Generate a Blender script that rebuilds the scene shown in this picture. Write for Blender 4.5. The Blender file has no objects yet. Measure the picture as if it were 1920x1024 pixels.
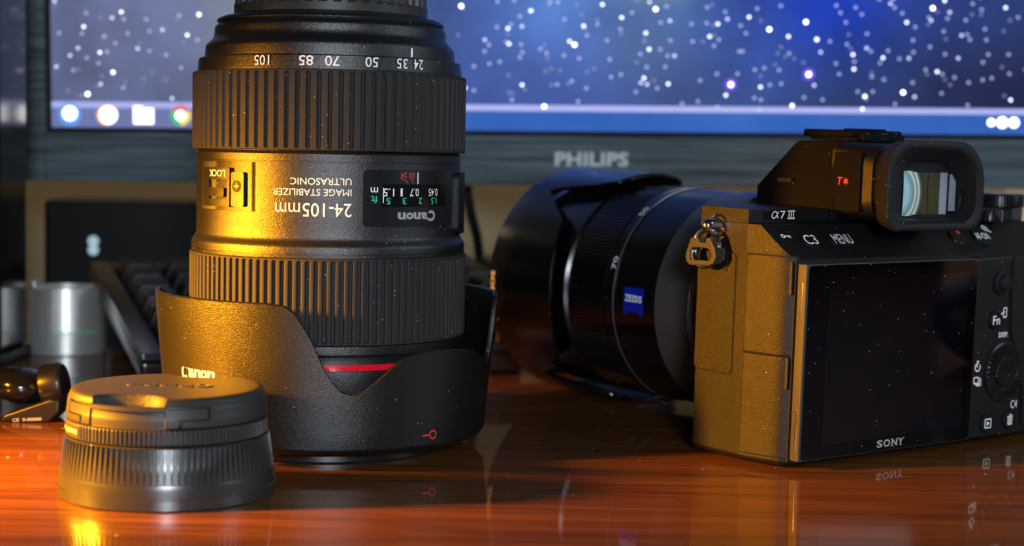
import bpy, bmesh, math, random
from mathutils import Vector, Matrix
import numpy as np
R = math.radians
PI = math.pi
S = 0.001                       # all lengths below are millimetres
random.seed(7)
scene = bpy.context.scene
COL = scene.collection

# ------------------------------------------------------------------ camera
FPX, CAM_H, PITCH, ROLL = 3050.0, 90.0, R(4.12), R(1.1)
cd = bpy.data.cameras.new('camera')
cam = bpy.data.objects.new('camera', cd)
COL.objects.link(cam)
fw = Vector((0, math.cos(PITCH), -math.sin(PITCH)))
r0 = Vector((1, 0, 0)); u0 = Vector((0, math.sin(PITCH), math.cos(PITCH)))
rt = r0 * math.cos(ROLL) + u0 * math.sin(ROLL)
up = u0 * math.cos(ROLL) - r0 * math.sin(ROLL)
cam.matrix_world = Matrix(((rt.x, up.x, -fw.x, 0), (rt.y, up.y, -fw.y, 0), (rt.z, up.z, -fw.z, CAM_H * S), (0, 0, 0, 1)))
cd.sensor_width = 36.0
cd.lens = FPX / 1920 * 36
cd.clip_start = 0.01
cd.clip_end = 20
cd.dof.use_dof = True
cd.dof.focus_distance = 0.472
cd.dof.aperture_fstop = 13.0
scene.camera = cam

# ------------------------------------------------------------------ view, world
vs = scene.view_settings
vs.view_transform = 'Standard'
vs.look = 'None'
vs.exposure = 0.0
vs.gamma = 1.0
world = bpy.data.worlds.new('room_ambient')
scene.world = world
world.use_nodes = True
world.node_tree.nodes['Background'].inputs[0].default_value = (0.55, 0.65, 0.8, 1)
world.node_tree.nodes['Background'].inputs[1].default_value = 0.010

# ------------------------------------------------------------------ lights
def aim(o, loc, target):
    o.location = Vector(loc) * S
    d = (Vector(target) - Vector(loc)).normalized()
    o.rotation_euler = d.to_track_quat('-Z', 'Y').to_euler()

def lamp(name, kind, loc, target, power, color, **kw):
    l = bpy.data.lights.new(name, kind)
    l.energy = power
    l.color = color
    for k, v in kw.items(): setattr(l, k, v)
    o = bpy.data.objects.new(name, l)
    COL.objects.link(o)
    aim(o, loc, target)
    return o

# warm desk lamp standing at the left, its shade cutting the beam off above
lamp('desk_lamp_light', 'SPOT', (-292, 366, 90), (-60, 470, -14), 27, (1.0, 0.36, 0.012), spot_size=R(64), spot_blend=1.0, shadow_soft_size=0.013)
lamp('desk_lamp_extra_spot', 'SPOT', (-305, 448, 88), (-80, 456, 6), 11, (1.0, 0.36, 0.012), spot_size=R(42), spot_blend=1.0, shadow_soft_size=0.013)  # added second spot, widens the lamp's highlight on the lens and caps
# cool room light behind the photographer
lamp('room_light', 'AREA', (85, -480, 215), (0, 500, 60), 7.0, (0.80, 0.90, 1.0), shape='DISK', size=0.16)
# cool daylight from the right-hand side of the room
lamp('side_window_light', 'AREA', (720, 330, 340), (60, 500, 40), 1.6, (0.72, 0.86, 1.0), shape='RECTANGLE', size=0.30, size_y=0.40)
# added light hidden behind the monitor to brighten the wall
lamp('wall_fill_light', 'AREA', (0, 900, 300), (0, 958, 40), 1.0, (1.0, 0.84, 0.58), shape='RECTANGLE', size=1.0, size_y=0.10)

# ------------------------------------------------------------------ materials
def new_mat(name):
    m = bpy.data.materials.new(name)
    m.use_nodes = True
    nt = m.node_tree
    return m, nt, nt.nodes['Principled BSDF']

def N(nt, kind, **kw):
    n = nt.nodes.new(kind)
    for k, v in kw.items(): setattr(n, k, v)
    return n

def mixc(nt, fac, a, b):
    n = N(nt, 'ShaderNodeMix', data_type='RGBA')
    for s, v in ((0, fac), (6, a), (7, b)):
        if hasattr(v, 'default_value'): nt.links.new(v, n.inputs[s])
        else: n.inputs[s].default_value = v
    return n.outputs[2]

def math_n(nt, op, a, b=0.0):
    n = N(nt, 'ShaderNodeMath', operation=op)
    for i, v in enumerate((a, b)):
        if hasattr(v, 'default_value'): nt.links.new(v, n.inputs[i])
        else: n.inputs[i].default_value = v
    return n.outputs[0]

def dust_mask(nt, vec, scale, dens):
    vo = N(nt, 'ShaderNodeTexVoronoi'); vo.inputs['Scale'].default_value = scale
    nt.links.new(vec, vo.inputs['Vector'])
    sep = N(nt, 'ShaderNodeSeparateColor'); nt.links.new(vo.outputs['Color'], sep.inputs[0])
    pick = math_n(nt, 'LESS_THAN', sep.outputs[0], dens)
    rad = math_n(nt, 'MULTIPLY', sep.outputs[1], 0.12)
    near = math_n(nt, 'LESS_THAN', vo.outputs['Distance'], rad)
    return math_n(nt, 'MULTIPLY', pick, near)

def plastic(name, base, rough, grain=0.0, gscale=1500, spec=0.5, dust=0.0, metallic=0.0, coat=0.0, coat_rough=0.1):
    m, nt, b = new_mat(name)
    tc = N(nt, 'ShaderNodeTexCoord')
    b.inputs['Roughness'].default_value = rough
    b.inputs['Specular IOR Level'].default_value = spec
    b.inputs['Metallic'].default_value = metallic
    b.inputs['Coat Weight'].default_value = coat
    b.inputs['Coat Roughness'].default_value = coat_rough
    col = (*base, 1)
    no = N(nt, 'ShaderNodeTexNoise'); no.inputs['Scale'].default_value = gscale; no.inputs['Detail'].default_value = 3
    nt.links.new(tc.outputs['Object'], no.inputs['Vector'])
    c1 = mixc(nt, no.outputs['Fac'], tuple(x * 0.8 for x in base) + (1,), tuple(min(1, x * 1.2) for x in base) + (1,))
    if dust:
        mk = dust_mask(nt, tc.outputs['Object'], 820, dust)
        c1 = mixc(nt, mk, c1, (0.75, 0.74, 0.72, 1))
    nt.links.new(c1, b.inputs['Base Color'])
    if grain:
        bp = N(nt, 'ShaderNodeBump'); bp.inputs['Strength'].default_value = grain; bp.inputs['Distance'].default_value = 0.00022
        nt.links.new(no.outputs['Fac'], bp.inputs['Height'])
        nt.links.new(bp.outputs['Normal'], b.inputs['Normal'])
    return m

def plain(name, base, rough=0.5, metallic=0.0, spec=0.5):
    return plastic(name, base, rough, 0.0, 900, spec, 0.0, metallic)

def emit(name, col, strength):
    m, nt, b = new_mat(name)
    b.inputs['Base Color'].default_value = (0.01, 0.01, 0.012, 1)
    b.inputs['Emission Color'].default_value = (*col, 1)
    b.inputs['Emission Strength'].default_value = strength
    return m

M = {}
M['lens_black'] = plastic('lens_black_paint', (0.007, 0.007, 0.0072), 0.33, 0.5, 3300, 0.6, 0.16)
M['hood_black'] = plastic('hood_black_plastic', (0.006, 0.006, 0.0062), 0.31, 0.5, 3000, 0.6, 0.12)
M['rubber'] = plastic('ring_rubber', (0.021, 0.0205, 0.020), 0.68, 0.12, 2500, 0.25, 0.30)
M['eyecup'] = plastic('eyecup_rubber', (0.007, 0.007, 0.0075), 0.62, 0.1, 2500, 0.3, 0.4)
M['matte'] = plastic('matte_black', (0.008, 0.008, 0.009), 0.7, 0.0, 900, 0.2, 0.03)
M['cap_black'] = plastic('cap_black_plastic', (0.030, 0.0288, 0.027), 0.45, 0.25, 2600, 0.35, 0.02)
M['satin'] = plastic('satin_black_plastic', (0.008, 0.008, 0.0085), 0.30, 0.04, 2600, 0.4, 0.01)
M['satin_cap'] = plastic('satin_cap_plastic', (0.026, 0.0255, 0.025), 0.27, 0.03, 2600, 0.75, 0.05)
M['gloss'] = plastic('gloss_black', (0.006, 0.006, 0.007), 0.14, 0.0, 900, 0.5, 0.01)
M['window'] = plastic('scale_window_black', (0.012, 0.013, 0.015), 0.22, 0.10, 2600, 0.5, 0.02)
M['white'] = plain('white_print', (0.85, 0.85, 0.84), 0.6)
M['grey_print'] = plain('grey_print', (0.34, 0.33, 0.32), 0.5)
M['ring_line'] = plain('grey_ring_line', (0.10, 0.10, 0.105), 0.45)
M['red'] = plain('red_print', (0.80, 0.03, 0.03), 0.4)
M['redring'] = plain('red_lacquer', (0.75, 0.008, 0.02), 0.2)
M['green'] = plain('green_print', (0.02, 0.62, 0.28), 0.5)
M['chrome'] = plain('polished_steel', (0.75, 0.73, 0.70), 0.16, 1.0)
M['cam_body'] = plastic('magnesium_black_paint', (0.0062, 0.0058, 0.0055), 0.37, 0.6, 3600, 0.26, 0.08)
M['cam_panel'] = plastic('panel_black_plastic', (0.006, 0.006, 0.0068), 0.5, 0.12, 2300, 0.16, 0.2)
M['cam_hump'] = plastic('hump_shaded_black', (0.003, 0.0026, 0.0024), 0.7, 0.5, 3300, 0.10, 0.08)  # body paint darkened to stand in for shade on the hump
M['housing'] = plastic('housing_black_paint', (0.0045, 0.004, 0.0038), 0.42, 0.5, 3300, 0.28, 0.08)
M['leather'] = plastic('grip_leatherette', (0.008, 0.008, 0.009), 0.5, 1.0, 700, 0.25, 0.03)
M['lcd'] = plastic('lcd_glass', (0.0012, 0.0012, 0.0016), 0.05, 0.0, 900, 0.25, 0.10)
M['lcd_inner'] = plastic('lcd_panel', (0.0022, 0.0014, 0.0035), 0.05, 0.0, 900, 0.35, 0.10)
M['lens_metal'] = plastic('lens_anodised', (0.085, 0.073, 0.064), 0.27, 0.10, 2600, 1.0, 0.0, metallic=0.2)
M['lens_dark'] = plastic('lens_dark_satin', (0.0016, 0.0016, 0.0022), 0.20, 0.0, 900, 0.8, 0.05)
M['badge'] = plain('blue_enamel', (0.004, 0.015, 0.38), 0.3)
M['silver'] = plain('brushed_silver', (0.56, 0.56, 0.54), 0.36, 0.65)
M['logo'] = plain('silver_lettering', (0.36, 0.39, 0.40), 0.5, 0.2)
M['keycap'] = plastic('keycap_black', (0.012, 0.012, 0.0145), 0.4, 0.0, 900, 0.5)
M['keyframe'] = plastic('keyboard_black', (0.010, 0.010, 0.013), 0.22, 0.0, 900, 0.6)
M['device'] = plastic('device_black', (0.004, 0.004, 0.005), 0.5, 0.0, 900, 0.2)
M['ledglow'] = emit('indicator_glow', (0.45, 0.66, 0.80), 0.75)
M['tan'] = plain('tan_tip', (0.55, 0.33, 0.14), 0.5)
M['frost'] = plain('frosted_strip', (0.24, 0.27, 0.30), 0.6)
M['olive'] = plain('olive_coating', (0.040, 0.042, 0.016), 0.25)
M['paleboard'] = plain('pale_box_board', (0.55, 0.52, 0.48), 0.7)
M['cream'] = plain('cream_card', (0.8, 0.68, 0.42), 0.6)

def mat_glass(name, tint):
    m, nt, b = new_mat(name)
    b.inputs['Base Color'].default_value = (*tint, 1)
    b.inputs['Transmission Weight'].default_value = 1.0
    b.inputs['Roughness'].default_value = 0.0
    b.inputs['IOR'].default_value = 1.2
    return m
M['clear'] = mat_glass('clear_cover', (0.95, 0.97, 1.0))

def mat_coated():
    # coated ocular element: reflected arcs painted as pale blue, white and green rings
    m, nt, b = new_mat('coated_glass_glints')
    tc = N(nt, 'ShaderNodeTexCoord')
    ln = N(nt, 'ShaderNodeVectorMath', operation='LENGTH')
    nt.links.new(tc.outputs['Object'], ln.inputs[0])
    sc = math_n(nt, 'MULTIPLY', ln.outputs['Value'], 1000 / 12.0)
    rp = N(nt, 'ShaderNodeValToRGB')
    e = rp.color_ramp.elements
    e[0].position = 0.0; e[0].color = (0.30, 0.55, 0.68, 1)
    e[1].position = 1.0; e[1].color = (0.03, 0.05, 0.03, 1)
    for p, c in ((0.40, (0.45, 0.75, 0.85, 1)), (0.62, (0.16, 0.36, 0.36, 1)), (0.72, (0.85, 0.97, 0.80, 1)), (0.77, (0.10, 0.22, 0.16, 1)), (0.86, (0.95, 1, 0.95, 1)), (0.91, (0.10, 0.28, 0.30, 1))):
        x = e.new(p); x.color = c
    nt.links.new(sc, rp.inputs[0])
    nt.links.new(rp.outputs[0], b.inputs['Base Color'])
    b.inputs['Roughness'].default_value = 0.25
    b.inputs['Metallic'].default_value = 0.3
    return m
M['coated'] = mat_coated()

def mat_wood():
    m, nt, b = new_mat('varnished_cherry_wood')
    tc = N(nt, 'ShaderNodeTexCoord')
    mp = N(nt, 'ShaderNodeMapping'); mp.inputs['Scale'].default_value = (7, 130, 30); mp.inputs['Rotation'].default_value = (0, 0, R(2.0))
    nt.links.new(tc.outputs['Object'], mp.inputs['Vector'])
    n1 = N(nt, 'ShaderNodeTexNoise'); n1.inputs['Scale'].default_value = 1.0; n1.inputs['Detail'].default_value = 6; n1.inputs['Roughness'].default_value = 0.62; n1.inputs['Distortion'].default_value = 0.6
    nt.links.new(mp.outputs[0], n1.inputs['Vector'])
    mp2 = N(nt, 'ShaderNodeMapping'); mp2.inputs['Scale'].default_value = (30, 900, 60); mp2.inputs['Rotation'].default_value = (0, 0, R(2.0))
    nt.links.new(tc.outputs['Object'], mp2.inputs['Vector'])
    n2 = N(nt, 'ShaderNodeTexNoise'); n2.inputs['Scale'].default_value = 1.0; n2.inputs['Detail'].default_value = 4
    nt.links.new(mp2.outputs[0], n2.inputs['Vector'])
    rp = N(nt, 'ShaderNodeValToRGB')
    e = rp.color_ramp.elements
    e[0].position = 0.30; e[0].color = (0.090, 0.030, 0.0055, 1)
    e[1].position = 0.72; e[1].color = (0.200, 0.070, 0.011, 1)
    nt.links.new(n1.outputs['Fac'], rp.inputs[0])
    fine = N(nt, 'ShaderNodeValToRGB')
    fe = fine.color_ramp.elements
    fe[0].position = 0.36; fe[0].color = (0.62, 0.56, 0.52, 1); fe[1].position = 0.56; fe[1].color = (1, 1, 1, 1)
    nt.links.new(n2.outputs['Fac'], fine.inputs[0])
    mul = N(nt, 'ShaderNodeMix', data_type='RGBA', blend_type='MULTIPLY'); mul.inputs[0].default_value = 1
    nt.links.new(rp.outputs[0], mul.inputs[6]); nt.links.new(fine.outputs[0], mul.inputs[7])
    mk = dust_mask(nt, tc.outputs['Object'], 230, 0.07)
    nt.links.new(mixc(nt, mk, mul.outputs[2], (0.72, 0.66, 0.6, 1)), b.inputs['Base Color'])
    b.inputs['Roughness'].default_value = 0.5
    b.inputs['Specular IOR Level'].default_value = 0.1
    b.inputs['Coat Weight'].default_value = 0.65
    b.inputs['Coat Roughness'].default_value = 0.03
    bp = N(nt, 'ShaderNodeBump'); bp.inputs['Strength'].default_value = 0.03; bp.inputs['Distance'].default_value = 0.0001
    nt.links.new(n2.outputs['Fac'], bp.inputs['Height'])
    nt.links.new(bp.outputs['Normal'], b.inputs['Normal'])
    nt.links.new(bp.outputs['Normal'], b.inputs['Coat Normal'])
    return m
M['wood'] = mat_wood()

def mat_wall():
    m, nt, b = new_mat('tan_wall_paint')
    tc = N(nt, 'ShaderNodeTexCoord')
    n1 = N(nt, 'ShaderNodeTexNoise'); n1.inputs['Scale'].default_value = 14; n1.inputs['Detail'].default_value = 4
    nt.links.new(tc.outputs['Object'], n1.inputs['Vector'])
    nt.links.new(mixc(nt, n1.outputs['Fac'], (0.34, 0.28, 0.18, 1), (0.48, 0.41, 0.28, 1)), b.inputs['Base Color'])
    b.inputs['Roughness'].default_value = 0.8
    return m
M['wall'] = mat_wall()
M['floor'] = plain('dark_floor', (0.10, 0.08, 0.06), 0.6)

def mat_bezel():
    m, nt, b = new_mat('brushed_charcoal_bezel')
    tc = N(nt, 'ShaderNodeTexCoord')
    mp = N(nt, 'ShaderNodeMapping'); mp.inputs['Scale'].default_value = (14, 60, 420)
    nt.links.new(tc.outputs['Object'], mp.inputs['Vector'])
    n1 = N(nt, 'ShaderNodeTexNoise'); n1.inputs['Scale'].default_value = 1; n1.inputs['Detail'].default_value = 4; n1.inputs['Roughness'].default_value = 0.65
    nt.links.new(mp.outputs[0], n1.inputs['Vector'])
    rp = N(nt, 'ShaderNodeValToRGB')
    e = rp.color_ramp.elements
    e[0].position = 0.34; e[0].color = (0.034, 0.050, 0.060, 1); e[1].position = 0.68; e[1].color = (0.112, 0.150, 0.170, 1)
    nt.links.new(n1.outputs['Fac'], rp.inputs[0])
    nt.links.new(rp.outputs[0], b.inputs['Base Color'])
    b.inputs['Roughness'].default_value = 0.75
    b.inputs['Specular IOR Level'].default_value = 0.2
    return m
M['bezel'] = mat_bezel()

def mat_screen():
    # the picture shown on the monitor: a blue nebula desktop (local metres, x right, z up from the lower edge)
    m, nt, b = new_mat('nebula_desktop')
    tc = N(nt, 'ShaderNodeTexCoord')
    sep = N(nt, 'ShaderNodeSeparateXYZ'); nt.links.new(tc.outputs['Object'], sep.inputs[0])
    x, z = sep.outputs[0], sep.outputs[2]
    def blob(cx, cz, sx, sz):
        a = math_n(nt, 'MULTIPLY', math_n(nt, 'SUBTRACT', x, cx * S), 1 / (sx * S))
        c = math_n(nt, 'MULTIPLY', math_n(nt, 'SUBTRACT', z, cz * S), 1 / (sz * S))
        q = math_n(nt, 'ADD', math_n(nt, 'MULTIPLY', a, a), math_n(nt, 'MULTIPLY', c, c))
        return math_n(nt, 'POWER', 2.718, math_n(nt, 'MULTIPLY', q, -1.0))
    col = (0.020, 0.036, 0.115, 1)
    for cx, cz, sx, sz, c, k in SCREEN_BLOBS:
        col = mixc(nt, math_n(nt, 'MULTIPLY', blob(cx, cz, sx, sz), k), col, (*c, 1))
    no = N(nt, 'ShaderNodeTexNoise'); no.inputs['Scale'].default_value = 26; no.inputs['Detail'].default_value = 4
    nt.links.new(tc.outputs['Object'], no.inputs['Vector'])
    var = N(nt, 'ShaderNodeMapRange'); var.inputs[1].default_value = 0.3; var.inputs[2].default_value = 0.7; var.inputs[3].default_value = 0.75; var.inputs[4].default_value = 1.25
    nt.links.new(no.outputs['Fac'], var.inputs[0])
    b.inputs['Base Color'].default_value = (0.006, 0.006, 0.008, 1)
    b.inputs['Roughness'].default_value = 0.3
    b.inputs['Specular IOR Level'].default_value = 0.04
    nt.links.new(col, b.inputs['Emission Color'])
    nt.links.new(var.outputs[0], b.inputs['Emission Strength'])
    return m
SCREEN_BLOBS = [
    # cx, cz, sx, sz, colour, weight
    (-235, 60, 120, 120, (0.135, 0.160, 0.30), 1.0),
    (-165, 42, 24, 60, (0.31, 0.37, 0.38), 0.95),
    (-118, 40, 24, 70, (0.050, 0.090, 0.30), 1.0),
    (-15, 50, 70, 55, (0.045, 0.125, 0.50), 1.0),
    (-25, 18, 60, 16, (0.035, 0.085, 0.40), 0.7),
    (-32, 62, 22, 22, (0.09, 0.23, 0.60), 0.6),
    (10, 70, 26, 16, (0.10, 0.26, 0.46), 0.8),
    (17, 72, 14, 10, (0.30, 0.36, 0.26), 0.85),
    (14, 40, 26, 18, (0.06, 0.11, 0.22), 0.75),
    (32, 18, 36, 14, (0.030, 0.052, 0.16), 0.7),
    (93, 62, 36, 26, (0.002, 0.045, 0.62), 1.0),
    (62, 42, 24, 22, (0.03, 0.085, 0.38), 0.6),
    (150, 60, 40, 30, (0.022, 0.045, 0.24), 0.6),
    (185, 22, 55, 26, (0.014, 0.016, 0.060), 0.8),
    (100, 200, 220, 90, (0.05, 0.12, 0.42), 0.9),
]
M['screen'] = mat_screen()
M['taskbar'] = None
def mat_taskbar():
    m, nt, b = new_mat('taskbar_glass')
    tc = N(nt, 'ShaderNodeTexCoord')
    sep = N(nt, 'ShaderNodeSeparateXYZ'); nt.links.new(tc.outputs['Object'], sep.inputs[0])
    mr = N(nt, 'ShaderNodeMapRange'); mr.inputs[1].default_value = -0.13; mr.inputs[2].default_value = -0.07
    nt.links.new(sep.outputs[0], mr.inputs[0])
    no = N(nt, 'ShaderNodeTexNoise'); no.inputs['Scale'].default_value = 30
    nt.links.new(tc.outputs['Object'], no.inputs['Vector'])
    blue = mixc(nt, no.outputs['Fac'], (0.010, 0.085, 0.40, 1), (0.055, 0.16, 0.56, 1))
    nt.links.new(mixc(nt, mr.outputs[0], (0.16, 0.19, 0.42, 1), blue), b.inputs['Emission Color'])
    b.inputs['Emission Strength'].default_value = 1.0
    b.inputs['Specular IOR Level'].default_value = 0.04
    b.inputs['Base Color'].default_value = (0.006, 0.006, 0.008, 1)
    return m
M['taskbar'] = mat_taskbar()
M['taskline'] = emit('taskbar_edge_glow', (0.42, 0.45, 0.88), 0.95)
for i, (c, k) in enumerate((((0.50, 0.55, 1.0), 0.6), ((0.55, 0.6, 1.0), 1.3), ((0.66, 0.70, 1.0), 2.4), ((0.8, 0.84, 1.0), 4.2), ((0.9, 0.95, 1.0), 7.5))):
    M['star%d' % i] = emit('star_light_%d' % i, c, k)
M['violet'] = emit('star_violet_halo', (0.16, 0.05, 0.95), 1.2)
M['icon_white'] = emit('icon_white', (1, 1, 1), 2.6)
M['icon_blue'] = emit('icon_blue', (0.10, 0.33, 0.90), 1.0)
M['icon_orange'] = emit('icon_orange', (1.0, 0.55, 0.08), 1.0)
M['icon_red'] = emit('icon_red', (0.85, 0.10, 0.10), 1.0)
M['icon_green'] = emit('icon_green', (0.04, 0.55, 0.16), 1.0)
M['icon_yellow'] = emit('icon_yellow', (1.0, 0.72, 0.10), 1.1)

# ------------------------------------------------------------------ mesh tools
class MB:
    """collects shapes (mm) and links them as one mesh object"""
    def __init__(s): s.v = []; s.f = []; s.mi = []
    def add(s, VF, mi=0, T=None):
        V, F = VF
        k = len(s.v)
        if T is not None:
            V = [tuple(T(p)) for p in V] if callable(T) and not isinstance(T, Matrix) else [tuple(T @ Vector(p)) for p in V]
        s.v.extend(V)
        for f in F:
            s.f.append(tuple(i + k for i in f)); s.mi.append(mi)
        return s
    def build(s, name, mats, parent=None, angle=35, loc=None):
        me = bpy.data.meshes.new(name)
        me.from_pydata([(p[0] * S, p[1] * S, p[2] * S) for p in s.v], [], s.f)
        for m in (mats if isinstance(mats, (list, tuple)) else [mats]): me.materials.append(m)
        me.polygons.foreach_set('material_index', s.mi)
        me.update()
        bm = bmesh.new(); bm.from_mesh(me)
        bmesh.ops.recalc_face_normals(bm, faces=bm.faces)
        bm.to_mesh(me); bm.free()
        me.shade_smooth()
        me.set_sharp_from_angle(angle=R(angle))
        o = bpy.data.objects.new(name, me)
        COL.objects.link(o)
        wn = o.modifiers.new('weighted_normals', 'WEIGHTED_NORMAL'); wn.keep_sharp = True; wn.weight = 90
        if parent is not None: o.parent = parent
        if loc is not None: o.location = Vector(loc) * S
        return o

def tag(o, label, cat, group=None, kind=None):
    o['label'] = label; o['category'] = cat
    if group: o['group'] = group
    if kind: o['kind'] = kind
    return o

def thing(name, label, cat, loc=(0, 0, 0), rot=(0, 0, 0), group=None):
    o = bpy.data.objects.new(name, None)
    COL.objects.link(o)
    o.empty_display_size = 0.02
    o.location = Vector(loc) * S
    o.rotation_euler = rot
    return tag(o, label, cat, group)

def bevel_vf(V, F, w, seg=2, ang=30):
    bm = bmesh.new()
    vs_ = [bm.verts.new(p) for p in V]
    for f in F: bm.faces.new([vs_[i] for i in f])
    bmesh.ops.recalc_face_normals(bm, faces=bm.faces)
    es = [e for e in bm.edges if len(e.link_faces) == 2 and e.calc_face_angle() > R(ang)]
    bmesh.ops.bevel(bm, geom=es, offset=w, segments=seg, affect='EDGES', profile=0.5, clamp_overlap=True)
    return from_bm(bm)

def from_bm(bm):
    bm.verts.index_update()
    V = [tuple(v.co) for v in bm.verts]; F = [tuple(v.index for v in f.verts) for f in bm.faces]
    bm.free()
    return V, F

def box(x0, x1, y0, y1, z0, z1, bev=0, seg=2):
    V = [(x, y, z) for x in (x0, x1) for y in (y0, y1) for z in (z0, z1)]
    F = [(0, 1, 3, 2), (4, 6, 7, 5), (0, 4, 5, 1), (2, 3, 7, 6), (0, 2, 6, 4), (1, 5, 7, 3)]
    return bevel_vf(V, F, bev, seg) if bev else (V, F)

def prism(poly, h0, h1, axis='z', bev=0, seg=2, ang=30):
    n = len(poly)
    mk = {'z': lambda a, b, h: (a, b, h), 'y': lambda a, b, h: (a, h, b), 'x': lambda a, b, h: (h, a, b)}[axis]
    V = [mk(a, b, h0) for a, b in poly] + [mk(a, b, h1) for a, b in poly]
    F = [tuple(range(n)), tuple(range(2 * n - 1, n - 1, -1))] + [(i, (i + 1) % n, n + (i + 1) % n, n + i) for i in range(n)]
    return bevel_vf(V, F, bev, seg, ang) if bev else (V, F)

def rrect(x0, x1, y0, y1, r, n=5):
    if not isinstance(r, (list, tuple)): r = [r] * 4      # corners: x1y1, x0y1, x0y0, x1y0
    P = []
    for k, (cx, cy, a) in enumerate(((x1, y1, 0), (x0, y1, 90), (x0, y0, 180), (x1, y0, 270))):
        rr = max(r[k], 0.001)
        ox = cx - rr if cx == x1 else cx + rr
        oy = cy - rr if cy == y1 else cy + rr
        for i in range(n + 1):
            t = R(a + 90 * i / n)
            P.append((ox + rr * math.cos(t), oy + rr * math.sin(t)))
    return P

def circle(cx, cy, r, n=32): return [(cx + r * math.cos(2 * PI * i / n), cy + r * math.sin(2 * PI * i / n)) for i in range(n)]

def loft(loops, cap0=True, cap1=True):
    n = len(loops[0]); V = [p for l in loops for p in l]; F = []
    for k in range(len(loops) - 1):
        for i in range(n): F.append((k * n + i, k * n + (i + 1) % n, (k + 1) * n + (i + 1) % n, (k + 1) * n + i))
    if cap0: F.append(tuple(range(n)))
    if cap1: F.append(tuple((len(loops) - 1) * n + i for i in range(n)))
    return V, F

def lathe(rows, n=96, fun=None, cap0=False, cap1=False):
    """rows of (r, z); angle 0 faces -y and grows towards +x; fun(k, angle, r, z) may shift (r, z)"""
    V = []; F = []
    for k, (r, z) in enumerate(rows):
        for i in range(n):
            a = 2 * PI * i / n
            rr, zz = fun(k, a, r, z) if fun else (r, z)
            V.append((rr * math.sin(a), -rr * math.cos(a), zz))
    for k in range(len(rows) - 1):
        for i in range(n): F.append((k * n + i, k * n + (i + 1) % n, (k + 1) * n + (i + 1) % n, (k + 1) * n + i))
    if cap0: F.append(tuple(range(n - 1, -1, -1)))
    if cap1: F.append(tuple((len(rows) - 1) * n + i for i in range(n)))
    return V, F

def ribbed(n, z0, z1, r, depth, duty=0.5, sub=12, end=0.8, lip=0.25):
    """gripping ring: flush ends, n round-ended grooves"""
    rows = [(r - depth - 0.6, z0), (r - 0.35, z0), (r, z0 + 0.3), (r, z0 + lip + 0.3), (r, z0 + lip + 0.5), (r, z0 + lip + end), (r, z1 - lip - end), (r, z1 - lip - 0.5), (r, z1 - lip - 0.3), (r, z1 - 0.3), (r - 0.35, z1), (r - depth - 0.6, z1)]
    w = {4: 0.55, 5: 1.0, 6: 1.0, 7: 0.55}
    def fun(k, a, rr, z):
        if k in w:
            ph = (a * n / (2 * PI)) % 1.0
            return rr - depth * max(0.0, min(1.0, (0.5 * duty * w[k] + 0.05 - abs(ph - 0.5)) / 0.11)), z
        return rr, z
    return lathe(rows, n * sub, fun)

def tube(pts, r, n=10, closed=False):
    pts = [Vector(p) for p in pts]; m = len(pts); V = []; F = []; prev = None
    for i, p in enumerate(pts):
        a = pts[(i - 1) % m] if (closed or i > 0) else p
        b = pts[(i + 1) % m] if (closed or i < m - 1) else p
        t = (b - a).normalized()
        if prev is None:
            prev = t.orthogonal().normalized()
        prev = (prev - t * prev.dot(t)).normalized()
        c = t.cross(prev)
        for k in range(n):
            q = 2 * PI * k / n
            V.append(tuple(p + prev * r * math.cos(q) + c * r * math.sin(q)))
    for i in range(m if closed else m - 1):
        j = (i + 1) % m
        for k in range(n): F.append((i * n + k, i * n + (k + 1) % n, j * n + (k + 1) % n, j * n + k))
    if not closed: F += [tuple(range(n)), tuple((m - 1) * n + k for k in range(n))]
    return V, F

def cyl_patch(phi0, phi1, z0, z1, r_in, r_out, rc=0.8, cols=20):
    """rounded rectangular slab wrapped on a cylinder (degrees, angle as in lathe)"""
    V = []; F = []
    half = (phi1 - phi0) / 2
    arc = R(half) * r_out
    xs = sorted(set([-arc, arc] + [-arc + rc * (1 - math.cos(R(90 * i / 5))) for i in range(6)] + [arc - rc * (1 - math.cos(R(90 * i / 5))) for i in range(6)] + [-arc + rc + (2 * arc - 2 * rc) * i / cols for i in range(cols + 1)]))
    for x in xs:
        d = max(0.0, abs(x) - (arc - rc))
        inset = rc - math.sqrt(max(0.0, rc * rc - d * d))
        a = R((phi0 + phi1) / 2) + x / r_out
        for rr in (r_out, r_in):
            for z in (z0 + inset, z1 - inset):
                V.append((rr * math.sin(a), -rr * math.cos(a), z))
    for i in range(len(xs) - 1):
        a, b = i * 4, (i + 1) * 4
        F += [(a, b, b + 1, a + 1), (a + 2, a + 3, b + 3, b + 2), (a, a + 2, b + 2, b), (a + 1, b + 1, b + 3, a + 3)]
    F += [(0, 1, 3, 2)]
    e = (len(xs) - 1) * 4
    F += [(e, e + 2, e + 3, e + 1)]
    return V, F

_tc = {}
def glyphs(body, bold=0.0, shear=0.0, spacing=1.0):
    key = (body, bold, shear, spacing)
    if key not in _tc:
        cu = bpy.data.curves.new('lettering', 'FONT')
        cu.body = body; cu.size = 1.0; cu.offset = bold; cu.shear = shear; cu.space_character = spacing; cu.resolution_u = 3
        o = bpy.data.objects.new('lettering', cu); COL.objects.link(o)
        bpy.context.view_layer.update()
        dg = bpy.context.evaluated_depsgraph_get()
        me = bpy.data.meshes.new_from_object(o.evaluated_get(dg))
        V = np.array([tuple(v.co)[:2] for v in me.vertices]); F = [tuple(p.vertices) for p in me.polygons]
        bpy.data.objects.remove(o); bpy.data.curves.remove(cu); bpy.data.meshes.remove(me)
        _tc[key] = (V, F)
    return _tc[key]

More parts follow.
